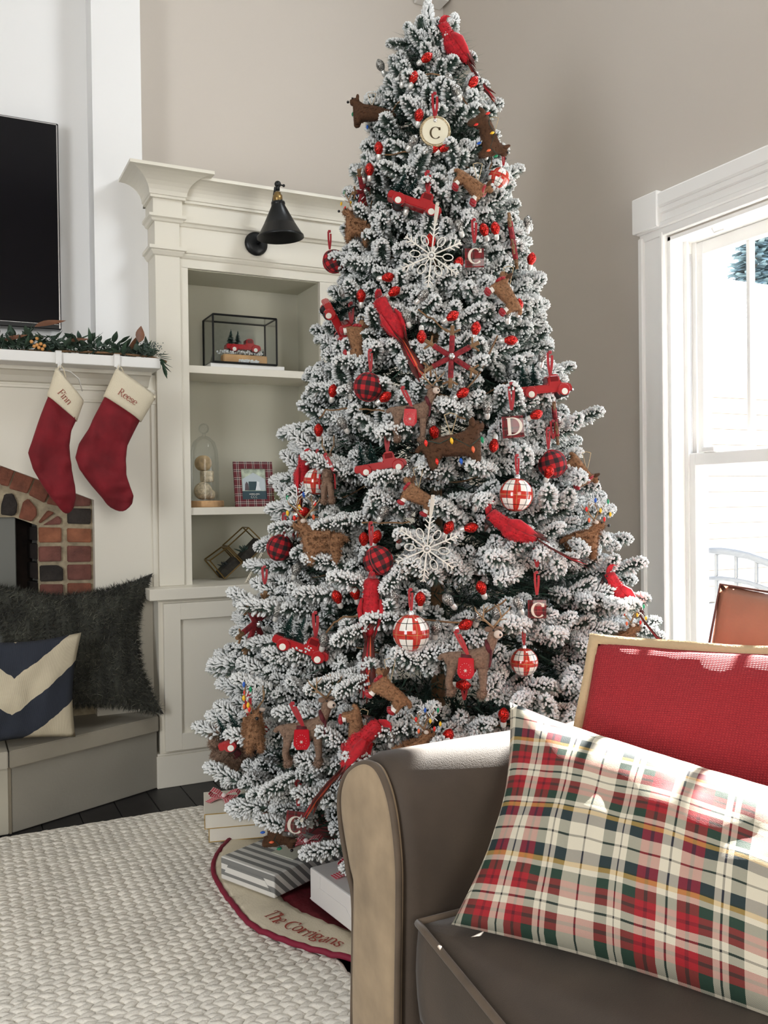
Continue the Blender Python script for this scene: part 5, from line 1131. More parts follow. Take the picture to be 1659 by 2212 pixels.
me = bpy.data.meshes.new('inner_needles'); me.from_pydata(V, [], Fc); objm('inner_needles', me, M_green, tree, kind='stuff')

#@@ORNAMENTS@@
# ================================================================== ORNAMENTS
RB = Matrix((_r, Vector((math.sin(YAW), math.cos(YAW), 0)), Vector((0, 0, 1)))).transposed().to_4x4()
def place(root, x, y, roll=0, yaw=0, s=1.0, off=.015, pitch=0):
    p = surf(x, y, off)
    root.matrix_world = Matrix.Translation(p) @ RB @ Matrix.Rotation(math.radians(roll), 4, 'Y') @ Matrix.Rotation(math.radians(pitch), 4, 'X') @ Matrix.Rotation(math.radians(yaw), 4, 'Z') @ Matrix.Scale(s, 4)
    Ri = (Matrix.Rotation(math.radians(roll), 4, 'Y') @ Matrix.Rotation(math.radians(pitch), 4, 'X') @ Matrix.Rotation(math.radians(yaw), 4, 'Z')).inverted()
    for c in root.children:
        if c.type == 'MESH' and c.data.name in BASES: b = BASES[c.data.name]; c.matrix_basis = Matrix.Translation(b) @ Ri @ Matrix.Translation(-b)
    return root
def series(make, name, cat, group, items):
    """items: (x, y, roll, yaw, scale, off, label). First one is built, the others are copied."""
    first = make(); done = False
    for it in items:
        r = first if not done else copy_tree(first); done = True
        place(r, *it[:6]); r.name = name; r['label'] = it[6]; r['category'] = cat; r['group'] = group

# --- bulb garland
gd = thing('bulb_garland', 'brown wire garland of red and silver glitter light bulbs wound round the tree', 'garland', (TC.x, TC.y, .3))
gi = gd.matrix_basis.inverted()
bm = B(); prof = [(0, .036)] + [(.0135*math.sin(PI*t)**.75*(1-.25*t), .036-.036*t) for t in [.06, .14, .25, .38, .5, .62, .75, .86]] + [(.006, .0)]
lathe(bm, [(max(.0004, r), z-.018) for r, z in prof], 14); bulb_r = bpy.data.meshes.new('light_bulb'); bm.to_mesh(bulb_r); bm.free(); bulb_r.materials.append(M_redgl); bulb_r.polygons.foreach_set('use_smooth', [True]*len(bulb_r.polygons))
bulb_s = bulb_r.copy(); bulb_s.materials.clear(); bulb_s.materials.append(M_silgl)
bm = B(); lathe(bm, [(.0064, -.0140), (.0068, -.020), (.0058, -.026), (.002, -.029), (0, -.029)], 12); capm = bpy.data.meshes.new('bulb_cap'); bm.to_mesh(capm); bm.free(); capm.materials.append(mat('bulb_cap_silver', (.75, .74, .7), .35, .5)); capm.polygons.foreach_set('use_smooth', [True]*len(capm.polygons))
red = [(921,125,60),(893,168,20),(1022,178,40),(818,321,0),(960,318,60),(798,367,0),(1046,497,-20),(1070,494,-10),(990,570,20),(838,599,85),(851,630,60),(977,683,60),(911,727,180),(1120,660,5),(1028,710,10),(1103,735,90),(719,845,10),(832,858,55),(999,849,60),(938,934,-15),(1067,962,190),(1158,896,65),(688,930,0),(969,1140,30),(1017,1140,80),(864,1160,10),(813,1160,20),(728,1290,-20),(767,1281,-15),(908,1294,0),(1040,1270,-20),(1005,1350,65),(931,520,-15),(1186,1020,20),(1088,1545,0),(968,1590,20),(935,320,70),(655,1106,70),(786,1165,0),(1000,1480,90),(905,250,10),(780,640,0),(1148,560,10)]
sil = [(822,142,-25),(871,165,10),(968,172,0),(985,195,-30),(892,305,35),(932,320,80),(992,488,-20),(742,632,-5),(914,638,45),(878,683,-15),(1097,675,0),(757,838,0),(740,915,-30),(1053,880,0),(829,1106,30),(678,1090,10),(1028,1080,5),(852,1290,-10),(968,1296,-40),(1073,1325,15),(1120,1303,-20),(943,1357,10),(700,1383,15),(771,1358,60),(844,1590,0),(1035,1330,20),(785,372,0),(1050,320,0),(930,915,30),(700,1000,0),(1140,480,0),(1172,770,10),(640,1230,20),(600,1320,20),(1170,1180,0),(880,440,10)]
for lst, me, lb in ((red, bulb_r, 'red glitter bulb'), (sil, bulb_s, 'silver glitter bulb')):
    for x, y, rl in lst:
        o = bpy.data.objects.new('light_bulb', me); COL.objects.link(o); o.parent = gd; o.matrix_parent_inverse = gi; o['label'] = lb; q = 1.05
        o.matrix_basis = Matrix.Translation(surf(x, y, .03)) @ RB @ Matrix.Rotation(math.radians(rl), 4, 'Y') @ Matrix.Rotation(.25, 4, 'X') @ Matrix.Scale(q, 4)
        c = bpy.data.objects.new('bulb_cap', capm); COL.objects.link(c); c.parent = o
for k, sg in enumerate(([(868,152),(905,160),(945,160),(985,188),(1012,230)], [(1043,268),(1058,300),(1063,350),(1058,365)], [(820,338),(850,332),(885,328)], [(903,670),(935,690),(968,718)], [(690,905),(703,886),(745,883),(792,883),(830,888)], [(782,1129),(840,1131),(885,1127)], [(700,1375),(722,1345),(742,1331),(800,1331),(845,1333),(892,1332),(960,1345),(1012,1342),(1060,1318),(1094,1294)], [(1010,840),(1040,800),(1075,725)], [(925,885),(965,890),(1005,905)], [(640,1105),(700,1120),(760,1130)])):
    pts = []
    for (a, b), (c, d) in zip(sg, sg[1:]):
        for t in (0, .33, .66): pts.append(surf(a+(c-a)*t, b+(d-b)*t+2*math.sin(a+t*5), .012))
    pts.append(surf(*sg[-1], .012)); bm = B(); tube(bm, pts, .0022, 5); o = obj('wire', bm, M_twig, gd); o.matrix_parent_inverse = gi
rn = random.Random(3); pts = []
for i in range(700):
    z = .35+i*.0028; a = i*.085; r = tr_(z)*.80; pts.append((TC.x+math.cos(a)*r, TC.y+math.sin(a)*r, z+.02*math.sin(i*.5)))
bm = B(); tube(bm, pts, .002, 4); o = obj('wire', bm, M_twig, gd); o.matrix_parent_inverse = gi

# --- trucks
T0 = truck()
items = [(893,447,20,0,1.15,.03,'highest red toy pickup on the tree, below the round letter disc'),
 (822,1012,-9,0,1.02,.035,'red toy pickup beside the brown dog at mid tree, nose tilted up'),
 (648,1402,21,0,1.12,.035,'red toy pickup ornament with two little trees low on the left, nose tilted down'),
 (1172,848,-6,12,1.15,.03,'red toy pickup ornament on the right edge of the tree above the letter D'),
 (722,700,62,35,1.1,.03,'red toy pickup ornament hanging nose down on the left edge of the tree'),
 (532,1592,-24,0,1.12,.03,'red toy pickup ornament at the lowest left edge among deer antlers')]
first = True
for it in items:
    r = T0 if first else copy_tree(T0); first = False; place(r, *it[:6]); finish(r, 'toy_truck', it[6], 'toy truck', 'red toy pickups with bottle brush trees')

# --- cardinals
def bird_mesh():
    pts = [(-.003,0,-.028,.0185),(-.010,0,-.006,.0205),(-.006,0,.006,.015),(-.008,0,-.052,.0275),(-.002,0,-.078,.026),(.006,0,-.102,.0155),(.010,0,-.122,.0075)]
    me = skin_mesh(pts, [(0,1),(1,2),(0,3),(3,4),(4,5),(5,6)], 2, 'body'); return fuzz(me, 900, .006, .0012, 1.5, 0, random.Random(4), .5)
BIRD = bird_mesh(); BIRD.materials.append(M_redfe)
def cardinal():
    r = empty('bird_tmp'); objm('body', BIRD, [], r, True)
    bm = B(); ball(bm, (-.0255,0,-.008), .0125, 12, sc=(.7,1.0,.95)); obj('face_mask', bm, mat('black_feather', (.01,.008,.008), .7), r, True)
    bm = B(); tube(bm, [(-.030,0,-.007),(-.040,0,-.010),(-.050,0,-.014)], [.0078,.0048,.0006], 8); obj('beak', bm, mat('dark_beak', (.05,.02,.015), .4), r, True)
    bm = B(); ball(bm, (-.020,-.0165,.002), .0025, 8); ball(bm, (-.020,.0165,.002), .0025, 8); obj('eye', bm, M_eye, r, True)
    bm = B()
    for k in range(5): tube(bm, [(-.012+k*.003,(k-2)*.0018,.008),(-.002+k*.004,(k-2)*.001,.019),(.010+k*.003,0,.024-k*.003)], [.006,.0045,.0008], 6, flat=.7)
    obj('crest', bm, M_redfe, r, True)
    for s in (-1, 1):
        bm = B(); tube(bm, [(.002,s*.021,-.040),(.010,s*.024,-.062),(.014,s*.019,-.090),(.018,s*.009,-.125)], [.006,.013,.010,.001], 8, flat=.45, upv=(0,1,0)); w_ = obj('wing', bm, M_redfe, r, True)
        for k in range(3):
            bm = B(); tube(bm, [(.012+k*.003,s*(.022-k*.002),-.085),(.018+k*.003,s*(.012-k*.003),-.120),(.022+k*.003,s*.006,-.150+k*.01)], [.0035,.003,.0005], 5, flat=.4, upv=(0,1,0)); obj('flight_feather', bm, M_darkfe, w_, True)
    for k in range(5):
        x = (k-2)*.004; bm = B(); c = [M_darkfe, M_redfe, M_darkfe, M_orfe, M_darkfe][k]; pts_ = [(.010,x*.4,-.112),(.014,x*.9,-.16),(.021+abs(x)*.3,x*1.3,-.21),(.030+abs(x),x*2,-.262+abs(x)*3)]
        tube(bm, pts_, [.0045,.0075,.0085,.001], 6, flat=.28, upv=(1,0,0)); obj('tail_feather', bm, c, r, True)
    return r
series(cardinal, 'cardinal_bird', 'bird', 'red cardinals perched in the tree', [
 (962,52,-25,0,.98,.03,'red cardinal with long tail perched at the very top of the tree'),
 (822,645,-25,-75,.98,.05,'red cardinal seen from behind, its tail pointing toward the front-facing twig snowflake'),
 (1065,1105,-52,0,1.0,.05,'red cardinal facing left, just below the tartan glass ball on the right of the tree'),
 (803,1255,3,-90,1.05,.06,'red cardinal seen from behind, tail hanging straight down below a check ball'),
 (1322,1238,-28,0,.92,.03,'red cardinal on the far right edge of the tree beside the window casing'),
 (822,1572,48,-30,1.0,.06,'red cardinal lying low behind the sofa arm with its tail pointing down left'),
 (662,985,12,-60,.85,.03,'red cardinal half hidden at the left edge of the tree over the shelf')])

# --- four-legged plush ornaments
def quad(leg=.036, neck=.03, hr=.0125, snout=.016, body=.044, br=.0165, lr=.0065, sub=1, headyaw=0, tail=True):
    L = leg; hy = math.radians(headyaw); hx, hz = body+neck*.45, L+.022+neck
    fx, fy = math.cos(hy), -math.sin(hy)
    pts = [(0,0,L+.012,br),(-body,0,L+.012,br*.95),(body,0,L+.014,br*1.05),(body+neck*.3,0,L+.018+neck*.5,br*.62),(hx,0,hz,hr),(hx+fx*snout*.8,fy*snout*.8,hz-.003,hr*.7),(hx+fx*snout*1.5,fy*snout*1.5,hz-.005,hr*.5)]
    ed = [(0,1),(0,2),(2,3),(3,4),(4,5),(5,6)]
    for bx, par in ((-body,1),(body,2)):
        for s in (-1,1):
            i = len(pts); k = -.006 if bx < 0 else .002
            pts += [(bx,s*br*.55,L*.78,lr*1.35),(bx+k,s*br*.68,L*.4,lr),(bx,s*br*.7,.004,lr*.95)]; ed += [(par,i),(i,i+1),(i+1,i+2)]
    if tail: i = len(pts); pts += [(-body-br-.004,0,L+.018,.0055),(-body-br-.014,0,L+.008,.004)]; ed += [(1,i),(i,i+1)]
    pts = [(p[0], p[1], p[2], p[3]*1.18) for p in pts]; me = skin_mesh(pts, ed, sub, 'body'); return me, (hx,hz,fx,fy)
def head_parts(r, hd, hr, snout, earm, eyes=True, ear=(.006,.0035,.011), nose=True):
    hx, hz, fx, fy = hd; sx_, sy_ = -fy, fx
    for s in (-1,1):
        bm = B(); c = Vector((hx-fx*hr*.3+sx_*s*hr*.95, -fx*0+fy*0+sy_*s*hr*.95, hz+hr*.45)); ball(bm, c, 1, 10, sc=ear); obj('ear', bm, earm, r, True)
    if nose: bm = B(); ball(bm, (hx+fx*(snout*1.5+hr*.35), fy*(snout*1.5+hr*.35), hz-.003), hr*.28, 8); obj('nose', bm, M_eye, r, True)
    if eyes:
        for s in (-1,1):
            bm = B(); c = Vector((hx+fx*hr*.75+sx_*s*hr*.62, fy*hr*.75+sy_*s*hr*.62, hz+hr*.35)); ball(bm, c, hr*.18, 8); obj('eye', bm, M_eye, r, True)
def mini_lights(r, spots):
    cs = ['red','yellow','blue','green','orange']
    for i, p in enumerate(spots):
        bm = B(); lathe(bm, [(.0003,-.007),(.0030,-.003),(.0036,.0),(.0028,.003),(.0018,.005),(0,.006)], 8, p); obj('mini_light', bm, BULBC[cs[i % 5]], r, True)
DOG, dh = quad(.032,.020,.0145,.012,.038,.0180,.0085); fuzz(DOG, 1500, .004, .0008, .4, 0, random.Random(6), .7); DOG.materials.append(M_brown)
def dog():
    r = empty('dog_tmp'); objm('body', DOG, [], r, True); head_parts(r, dh, .0145, .012, M_brown, ear=(.005,.003,.010))
    mini_lights(r, [(-.05,-.020,.055),(-.002,-.020,.052),(.01,-.018,.012),(.055,-.018,.045),(.035,-.022,.030),(-.035,-.019,.018)])
    bm = B(); tube(bm, [(-.05,-.019,.060),(-.025,-.020,.050),(0,-.020,.058),(.03,-.021,.036),(.056,-.018,.052)], .0007, 4); obj('light_string', bm, M_brush, r)
    twine_part(r, (0,0,.062), .04); return r
series(dog, 'plush_dog', 'dog ornament', 'brown dog ornaments draped with tiny lights', [
 (985,1012,-8,0,1.25,.055,'brown felt dog with tiny lights at the middle of the tree, facing right'),
 (800,278,5,180,.95,.02,'brown felt dog ornament with tiny lights near the top left edge of the tree'),
 (1020,305,70,20,1.0,.025,'brown felt dog ornament with tiny lights near the top right edge of the tree'),
 (558,1785,82,0,1.05,.04,'brown felt dog with tiny lights hanging upright over the striped gift')])
DACH, dd = quad(.022,.013,.0115,.011,.030,.0135,.0062); fuzz(DACH, 1400, .004, .0008, .4, 0, random.Random(7), .7); DACH.materials.append(M_tan)
def dach():
    r = empty('dach_tmp'); objm('body', DACH, [], r, True); head_parts(r, dd, .0115, .014, M_brown, ear=(.005,.003,.010))
    for bx in (-.030,.030):
        for s in (-1,1):
            bm = B(); lathe(bm, [(.0072,.013),(.0075,.008),(.0074,.005)], 10, (bx,s*.0095,0)); obj('white_cuff', bm, M_eyew, r, True)
            bm = B(); ball(bm, (bx+.003,s*.0095,.001), .0085, 10, sc=(1.25,.9,.75)); obj('boot', bm, M_ribbon, r, True)
    bm = B(); c = Vector((.035,0,.043)); tube(bm, [c+Vector((math.cos(a)*.004, math.cos(a)*.0, 0))+Vector((-.3*math.sin(a)*.011, math.cos(a)*.0115, math.sin(a)*.0115)) for a in [k*PI/6 for k in range(13)]], .004, 6); obj('scarf', bm, M_ribbon, r, True)
    twine_part(r, (.01,0,.047), .05); return r
series(dach, 'plush_puppy', 'dog ornament', 'tan puppies in red boots and scarf', [
 (1000,420,42,0,1.0,.035,'tan plush puppy in red boots right of the highest red pickup'),
 (742,742,82,180,1.0,.03,'tan plush puppy in red boots dangling above the left middle check ball'),
 (1070,655,55,180,1.05,.035,'tan plush puppy in red boots below the plaid letter C cube at upper right'),
 (892,1100,28,180,1.0,.04,'tan plush puppy with red scarf above the lower white snowflake'),
 (822,1520,38,180,1.02,.05,'tan plush puppy with red scarf at the tail tip of the hanging cardinal'),
 (738,1580,85,0,1.0,.05,'tan plush puppy hanging upright in red boots just left of the low cardinal'),
 (1232,1030,60,0,.95,.01,'tan plush puppy on the right edge of the tree under the check ball')])
DEER, eh = quad(.056,.046,.0115,.011,.030,.0135,.0055, headyaw=55); fuzz(DEER, 1500, .0045, .0008, .4, 0, random.Random(8), .7); DEER.materials.append(M_dtan)
def antlers(r, hx, hz, hr, h=.045, m=None, fy=0):
    for s in (-1,1):
        bm = B(); b = Vector((hx-.002, s*hr*.4, hz+hr*.7)); t = b+Vector((-.006+s*.012, s*.012, h)); mid = (b+t)/2+Vector((s*.010,s*.006,-.004))
        tube(bm, [b, mid, t], [.0024,.002,.0008], 6); tube(bm, [mid, mid+Vector((s*.014,0,.014)), mid+Vector((s*.017,0,.022))], [.0018,.0014,.0006], 5); tube(bm, [(mid+t)/2, (mid+t)/2+Vector((-s*.011,0,.012))], [.0016,.0006], 5); tube(bm, [(b*.3+mid*.7), (b*.3+mid*.7)+Vector((s*.016,-.004,.004))], [.0016,.0006], 5)
        obj('antler', bm, m or M_antler, r, True)
def deer():
    r = empty('deer_tmp'); objm('body', DEER, [], r, True); head_parts(r, eh, .0115, .011, M_dtan, ear=(.0085,.0035,.0055)); hx, hz = eh[:2]
    antlers(r, hx, hz, .0115)
    bm = B(); ball(bm, (hx+eh[2]*.014, eh[3]*.014, hz-.003), .0088, 12, sc=(1,1,.9)); obj('white_muzzle', bm, M_pale, r, True)
    for s in (-1,1):
        bm = B(); pts_ = [(-.015,s*.0170,.074),(.014,s*.0170,.074),(.016,s*.0185,.044),(.010,s*.0185,.034),(-.011,s*.0185,.034),(-.017,s*.0185,.044)]; prism(bm, pts_, (0,s,0), .004, bev=.0012); sb_ = obj('saddle_bag', bm, mat('red_vinyl', (.5,.01,.02), .2, coat=.5), r)
        bm = B(); 
        for k in range(3): a = k*PI/3; tube(bm, [(-.001-math.cos(a)*.0035, s*.0228, .050-math.sin(a)*.0035), (-.001+math.cos(a)*.0035, s*.0228, .050+math.sin(a)*.0035)], .0005, 4)
        for k in range(14):
            t = k/14*2*PI; c = Vector((-.001+math.cos(t)*.010, s*.0226, .052+math.sin(t)*.012)); ball(bm, c, .0006, ico=1)
        obj('stitching', bm, M_eyew, sb_)
    bm = B(); tube(bm, [(-.001, math.cos(a)*.0170, .066+math.sin(a)*.0165) for a in [k*PI/8 for k in range(9)]], .012, 6, flat=.12, upv=(0,0,1)); obj('blanket', bm, mat('dark_plaid_wool', (.10,.012,.016), .85, noise_s=80, noise_a=.5), r, True)
    c = Vector((.040,0,.094)); bm = B(); tube(bm, [c+Vector((-.35*math.sin(a)*.0105, math.cos(a)*.0105, math.sin(a)*.0105)) for a in [k*PI/6 for k in range(13)]], .0045, 6); tube(bm, [c+Vector((.006,-.010,-.004)), c+Vector((.006,-.015,-.022)), c+Vector((.004,-.015,-.036))], .0045, 6, flat=.5); obj('scarf', bm, MATS['dark_plaid_wool'], r, True)
    for bx in (-.030,.030):
        for s in (-1,1):
            bm = B(); ball(bm, (bx,s*.0095,.004), .009, 10, sc=(1,1,.9)); me_ = bpy.data.meshes.new('fluffy_hoof'); bm.to_mesh(me_); bm.free(); fuzz(me_, 160, .006, .001, .5, 0, random.Random(9), .7); objm('fluffy_hoof', me_, [M_dtan], r, True)
    ribbon_part(r, (.002,-.016,.080), .045, tilt=-.02); return r
series(deer, 'plush_deer', 'deer ornament', 'plush deer with red saddle bags', [
 (884,952,3,0,1.0,.05,'plush deer with red saddle bags at the tree center, above the middle pickup'),
 (655,1650,0,0,1.12,.06,'plush deer with red saddle bags low on the left over a letter cube'),
 (1008,1500,2,-12,1.12,.06,'plush deer ornament with red saddle bags right of center above the sofa arm'),
 (708,1085,0,90,.95,.03,'plush deer seen from the front at left between two plaid balls')])
REIN, rh = quad(.040,.030,.0135,.014,.024,.0175,.0075, headyaw=0); fuzz(REIN, 3200, .0085, .0009, .5, 0, random.Random(12), .6); REIN.materials.append(M_tan)
def rein():
    r = empty('rein_tmp'); objm('body', REIN, [], r, True); head_parts(r, rh, .0145, .017, M_pale, ear=(.006,.009,.005)); hx, hz = rh[:2]
    antlers(r, hx-.004, hz, .0135, .05)
    bm = B(); rn = random.Random(3)
    for k in range(26):
        b = Vector((hx+rn.uniform(-.03,.03), rn.uniform(-.025,.025), hz+rn.uniform(.028,.07))); tube(bm, [b, b+Vector((rn.uniform(-1,1),rn.uniform(-.4,.4),rn.uniform(.2,1))).normalized()*.012], .0012, 5)
    obj('white_twigs', bm, M_flock, r, kind='stuff')
    mini_lights(r, [(hx+.016,-.014,hz+.014),(hx+.03,-.018,hz+.026),(hx-.008,-.022,hz+.062),(hx+.026,-.012,hz+.058),(hx-.024,-.020,hz+.012),(hx-.03,-.018,hz+.040),(hx+.004,-.024,hz+.036)])
    return r
series(rein, 'plush_reindeer', 'deer ornament', 'tan reindeer with lights in their antlers', [
 (768,530,12,180,.9,.012,'tan reindeer with a yellow light on the upper left tree edge'),
 (700,1222,-5,180,1.15,.025,'tan reindeer with lit antlers at left center beside the hanging check ball'),
 (548,1625,0,-75,1.1,.05,'tan reindeer facing forward in front of the lowest left pickup'),
 (1258,1212,0,0,1.0,-.01,'tan reindeer looking right, above the cardinal nearest the window'),
 (1340,1425,0,0,.9,-.02,'tan reindeer whose lit antlers show over the red pillow'),
 (890,1668,0,10,.9,.03,'tan reindeer whose lit antlers show just above the sofa arm')])
SQ, sh_ = quad(.024,.016,.014,.012,.024,.017,.007); fuzz(SQ, 1800, .010, .001, .5, 0, random.Random(13), .8); SQ.materials.append(M_dtan)
r = empty('squirrel_tmp'); objm('body', SQ, [], r, True); head_parts(r, sh_, .014, .012, M_dtan)
bm = B(); tube(bm, [(-.035,0,.03),(-.055,0,.045),(-.060,0,.075),(-.045,0,.095)], [.008,.016,.019,.006], 12); me_ = bpy.data.meshes.new('bushy_tail'); bm.to_mesh(me_); bm.free(); fuzz(me_, 900, .012, .001, .3, 0, random.Random(2), .8); objm('bushy_tail', me_, [M_dtan], r, True)
bm = B(); box(bm, (-.015,-.019,.028), (.012,.019,.056), .006, seg=2); obj('plaid_vest', bm, MATS['dark_plaid_wool'], r)
place(r, 478, 1655, 40, 30, 1.2, .02); finish(r, 'plush_squirrel', 'shaggy brown plush squirrel in a plaid vest at the lowest left edge of the tree', 'squirrel ornament')

# --- balls
BKC, RDC, WH = (.012,.010,.010), (.50,.012,.018), (.86,.83,.76)
M_buff = mat('buffalo_check', RDC, .85, bump=.2, bump_s=300); n_, l_ = N(M_buff); t1 = n_.new('ShaderNodeTexCoord'); s1_ = n_.new('ShaderNodeSeparateXYZ'); l_.new(t1.outputs['UV'], s1_.inputs[0]); oo = []
for ax_, k in (('X', 9), ('Y', 4.5)):
    a_ = n_.new('ShaderNodeMath'); a_.operation = 'MULTIPLY_ADD'; a_.inputs[1].default_value = k; a_.inputs[2].default_value = .25; l_.new(s1_.outputs[ax_], a_.inputs[0]); b_ = n_.new('ShaderNodeMath'); b_.operation = 'FRACT'; l_.new(a_.outputs[0], b_.inputs[0]); c_ = n_.new('ShaderNodeMath'); c_.operation = 'GREATER_THAN'; c_.inputs[1].default_value = .5; l_.new(b_.outputs[0], c_.inputs[0]); oo.append(c_)
sm = n_.new('ShaderNodeMath'); sm.operation = 'ADD'; l_.new(oo[0].outputs[0], sm.inputs[0]); l_.new(oo[1].outputs[0], sm.inputs[1]); hv = n_.new('ShaderNodeMath'); hv.operation = 'MULTIPLY'; hv.inputs[1].default_value = .45; l_.new(sm.outputs[0], hv.inputs[0])
l_.new(ramp_node(M_buff, [(1, RDC), (1, (.13,.008,.012)), (.9, BKC)], hv.outputs[0]), n_['Principled BSDF'].inputs['Base Color'])
GLD = (.45,.30,.10)
M_tb = mat('tartan_glass', WH, .12, coat=.6); n_, l_ = N(M_tb); t1 = n_.new('ShaderNodeTexCoord'); s1_ = n_.new('ShaderNodeSeparateXYZ'); l_.new(t1.outputs['UV'], s1_.inputs[0]); outs = []
def band(f, lo, hi):
    a_ = n_.new('ShaderNodeMath'); a_.operation = 'COMPARE'; a_.inputs[1].default_value = (lo+hi)/2; a_.inputs[2].default_value = (hi-lo)/2; l_.new(f, a_.inputs[0]); return a_.outputs[0]
fr2 = []
for ax_, k in (('X', 5), ('Y', 2.5)):
    a_ = n_.new('ShaderNodeMath'); a_.operation = 'MULTIPLY_ADD'; a_.inputs[1].default_value = k; a_.inputs[2].default_value = .25 if ax_ == 'Y' else 0; l_.new(s1_.outputs[ax_], a_.inputs[0]); b_ = n_.new('ShaderNodeMath'); b_.operation = 'FRACT'; l_.new(a_.outputs[0], b_.inputs[0]); fr2.append(b_.outputs[0])
def mx_(a, b): x = n_.new('ShaderNodeMath'); x.operation = 'MAXIMUM'; l_.new(a, x.inputs[0]); l_.new(b, x.inputs[1]); return x.outputs[0]
def mixc(fac, a, col):
    x = n_.new('ShaderNodeMix'); x.data_type = 'RGBA'; l_.new(fac, x.inputs[0]); x.inputs[7].default_value = (*col, 1)
    if isinstance(a, tuple): x.inputs[6].default_value = (*a, 1)
    else: l_.new(a, x.inputs[6])
    return x.outputs[2]
c_ = mixc(mx_(band(fr2[0], .32, .68), band(fr2[1], .32, .68)), WH, (.52,.03,.02)); c_ = mixc(mx_(band(fr2[0], .49, .51), band(fr2[1], .49, .51)), c_, GLD); c_ = mixc(mx_(band(fr2[0], .0, .035), band(fr2[1], .0, .035)), c_, (.015,.02,.015)); l_.new(c_, n_['Principled BSDF'].inputs['Base Color'])
def uvball(r, seg=32, ro=0):
    bm = B(); uvl = bm.loops.layers.uv.new('uv'); n2 = seg//2; vs = [[bm.verts.new((r*math.sin(PI*j/n2)*math.cos(2*PI*i/seg), r*math.sin(PI*j/n2)*math.sin(2*PI*i/seg), r*math.cos(PI*j/n2))) for i in range(seg)] for j in range(n2+1)]
    for j in range(n2):
        for i in range(seg):
            k = (i+1) % seg
            try: f = bm.faces.new((vs[j][i], vs[j+1][i], vs[j+1][k], vs[j][k]))
            except ValueError: continue
            for lp, uv in zip(f.loops, ((i, j), (i, j+1), (i+1, j+1), (i+1, j))): lp[uvl].uv = (uv[0]/seg, 1-uv[1]/n2)
    bmesh.ops.remove_doubles(bm, verts=bm.verts, dist=1e-6); return bm
def mkball(m, r, rim):
    def f():
        e = empty('ball_tmp'); obj('sphere', uvball(r), m, e, True)
        bm = B()
        if rim: tube(bm, [(math.cos(a)*(r+.0004), 0, math.sin(a)*(r+.0004)) for a in [k*PI/20 for k in range(41)]], .0012, 5); obj('seam', bm, M_ribbon, e, True)
        else: lathe(bm, [(.007, r-.003), (.007, r+.006), (.0055, r+.008), (0, r+.008)], 12); tube(bm, [(math.cos(a)*.004, 0, r+.011+math.sin(a)*.004) for a in [k*PI/6 for k in range(13)]], .0007, 4); obj('metal_cap', bm, M_silver, e, True)
        ribbon_part(e, (0,0,r+.003), .05, .005, .006); return e
    return f
series(mkball(M_buff, .033, True), 'check_ball', 'ball ornament', 'black and red buffalo check balls', [
 (722,565,-20,30,1.0,.02,'black and red check ball on the upper left edge under a reindeer'),
 (795,836,10,10,1.05,.035,'black and red check fabric ball beneath the tail of the upper left cardinal'),
 (604,1183,20,40,1.05,.03,'black and red check fabric ball hanging by a long red ribbon at the left edge'),
 (817,1211,-25,65,1.05,.055,'black and red check fabric ball left of the lower white snowflake'),
 (1193,1002,-15,-20,1.05,.02,'black and red check fabric ball on the right edge of the tree')])
series(mkball(M_tb, .0405, False), 'tartan_ball', 'ball ornament', 'white and red tartan glass balls', [
 (1115,1069,4,12,1.0,.045,'red and white tartan glass ball on the right above the facing cardinal'),
 (888,1367,0,35,1.02,.07,'red and white tartan glass ball low in the center, beneath the wire garland'),
 (1077,386,25,60,.72,.02,'small red and white tartan ball on the upper right edge of the tree'),
 (684,1040,5,80,.85,.02,'red and white tartan ball half hidden at the left edge beside the shelf'),
 (1132,1430,0,20,.8,.0,'red and white tartan ball buried deep in the lower right branches')])
# --- letters
def disc():
    e = empty('disc_tmp'); r = .035; RXm = Matrix.Rotation(PI/2, 4, 'X')
    bm = B(); lathe(bm, [(0, .0025), (r-.003, .0025), (r-.003, -.0025), (0, -.0025)], 40, M=RXm); obj('enamel_face', bm, mat('cream_enamel', (.85,.80,.62), .3, coat=.4), e)
    bm = B(); tube(bm, [(math.cos(a)*r, 0, math.sin(a)*r) for a in [k*PI/24 for k in range(49)]], .0035, 8); obj('glitter_rim', bm, mat('gold_glitter', (.45,.36,.22), .4, .6, noise_s=400, noise_a=.6), e, True)
    bm = B(); text_bm(bm, 'C', lambda x, y: Vector((-.0135+x*.040, -.0032, -.0185+y*.040)), thin=.03, thick=.12); obj('letter', bm, mat('dark_bronze_letter', (.07,.045,.015), .4), e)
    bm = B(); ball(bm, (0,-.003,r-.010), .0048, 10); obj('bead', bm, M_silver, e, True)
    ribbon_part(e, (0,-.002,r-.004), .06, .006, .010); return e
d_ = disc(); place(d_, 940, 284, 0, 0, 1.05, .05); finish(d_, 'letter_disc', 'round cream disc ornament with a dark letter C near the top of the tree', 'letter ornament')
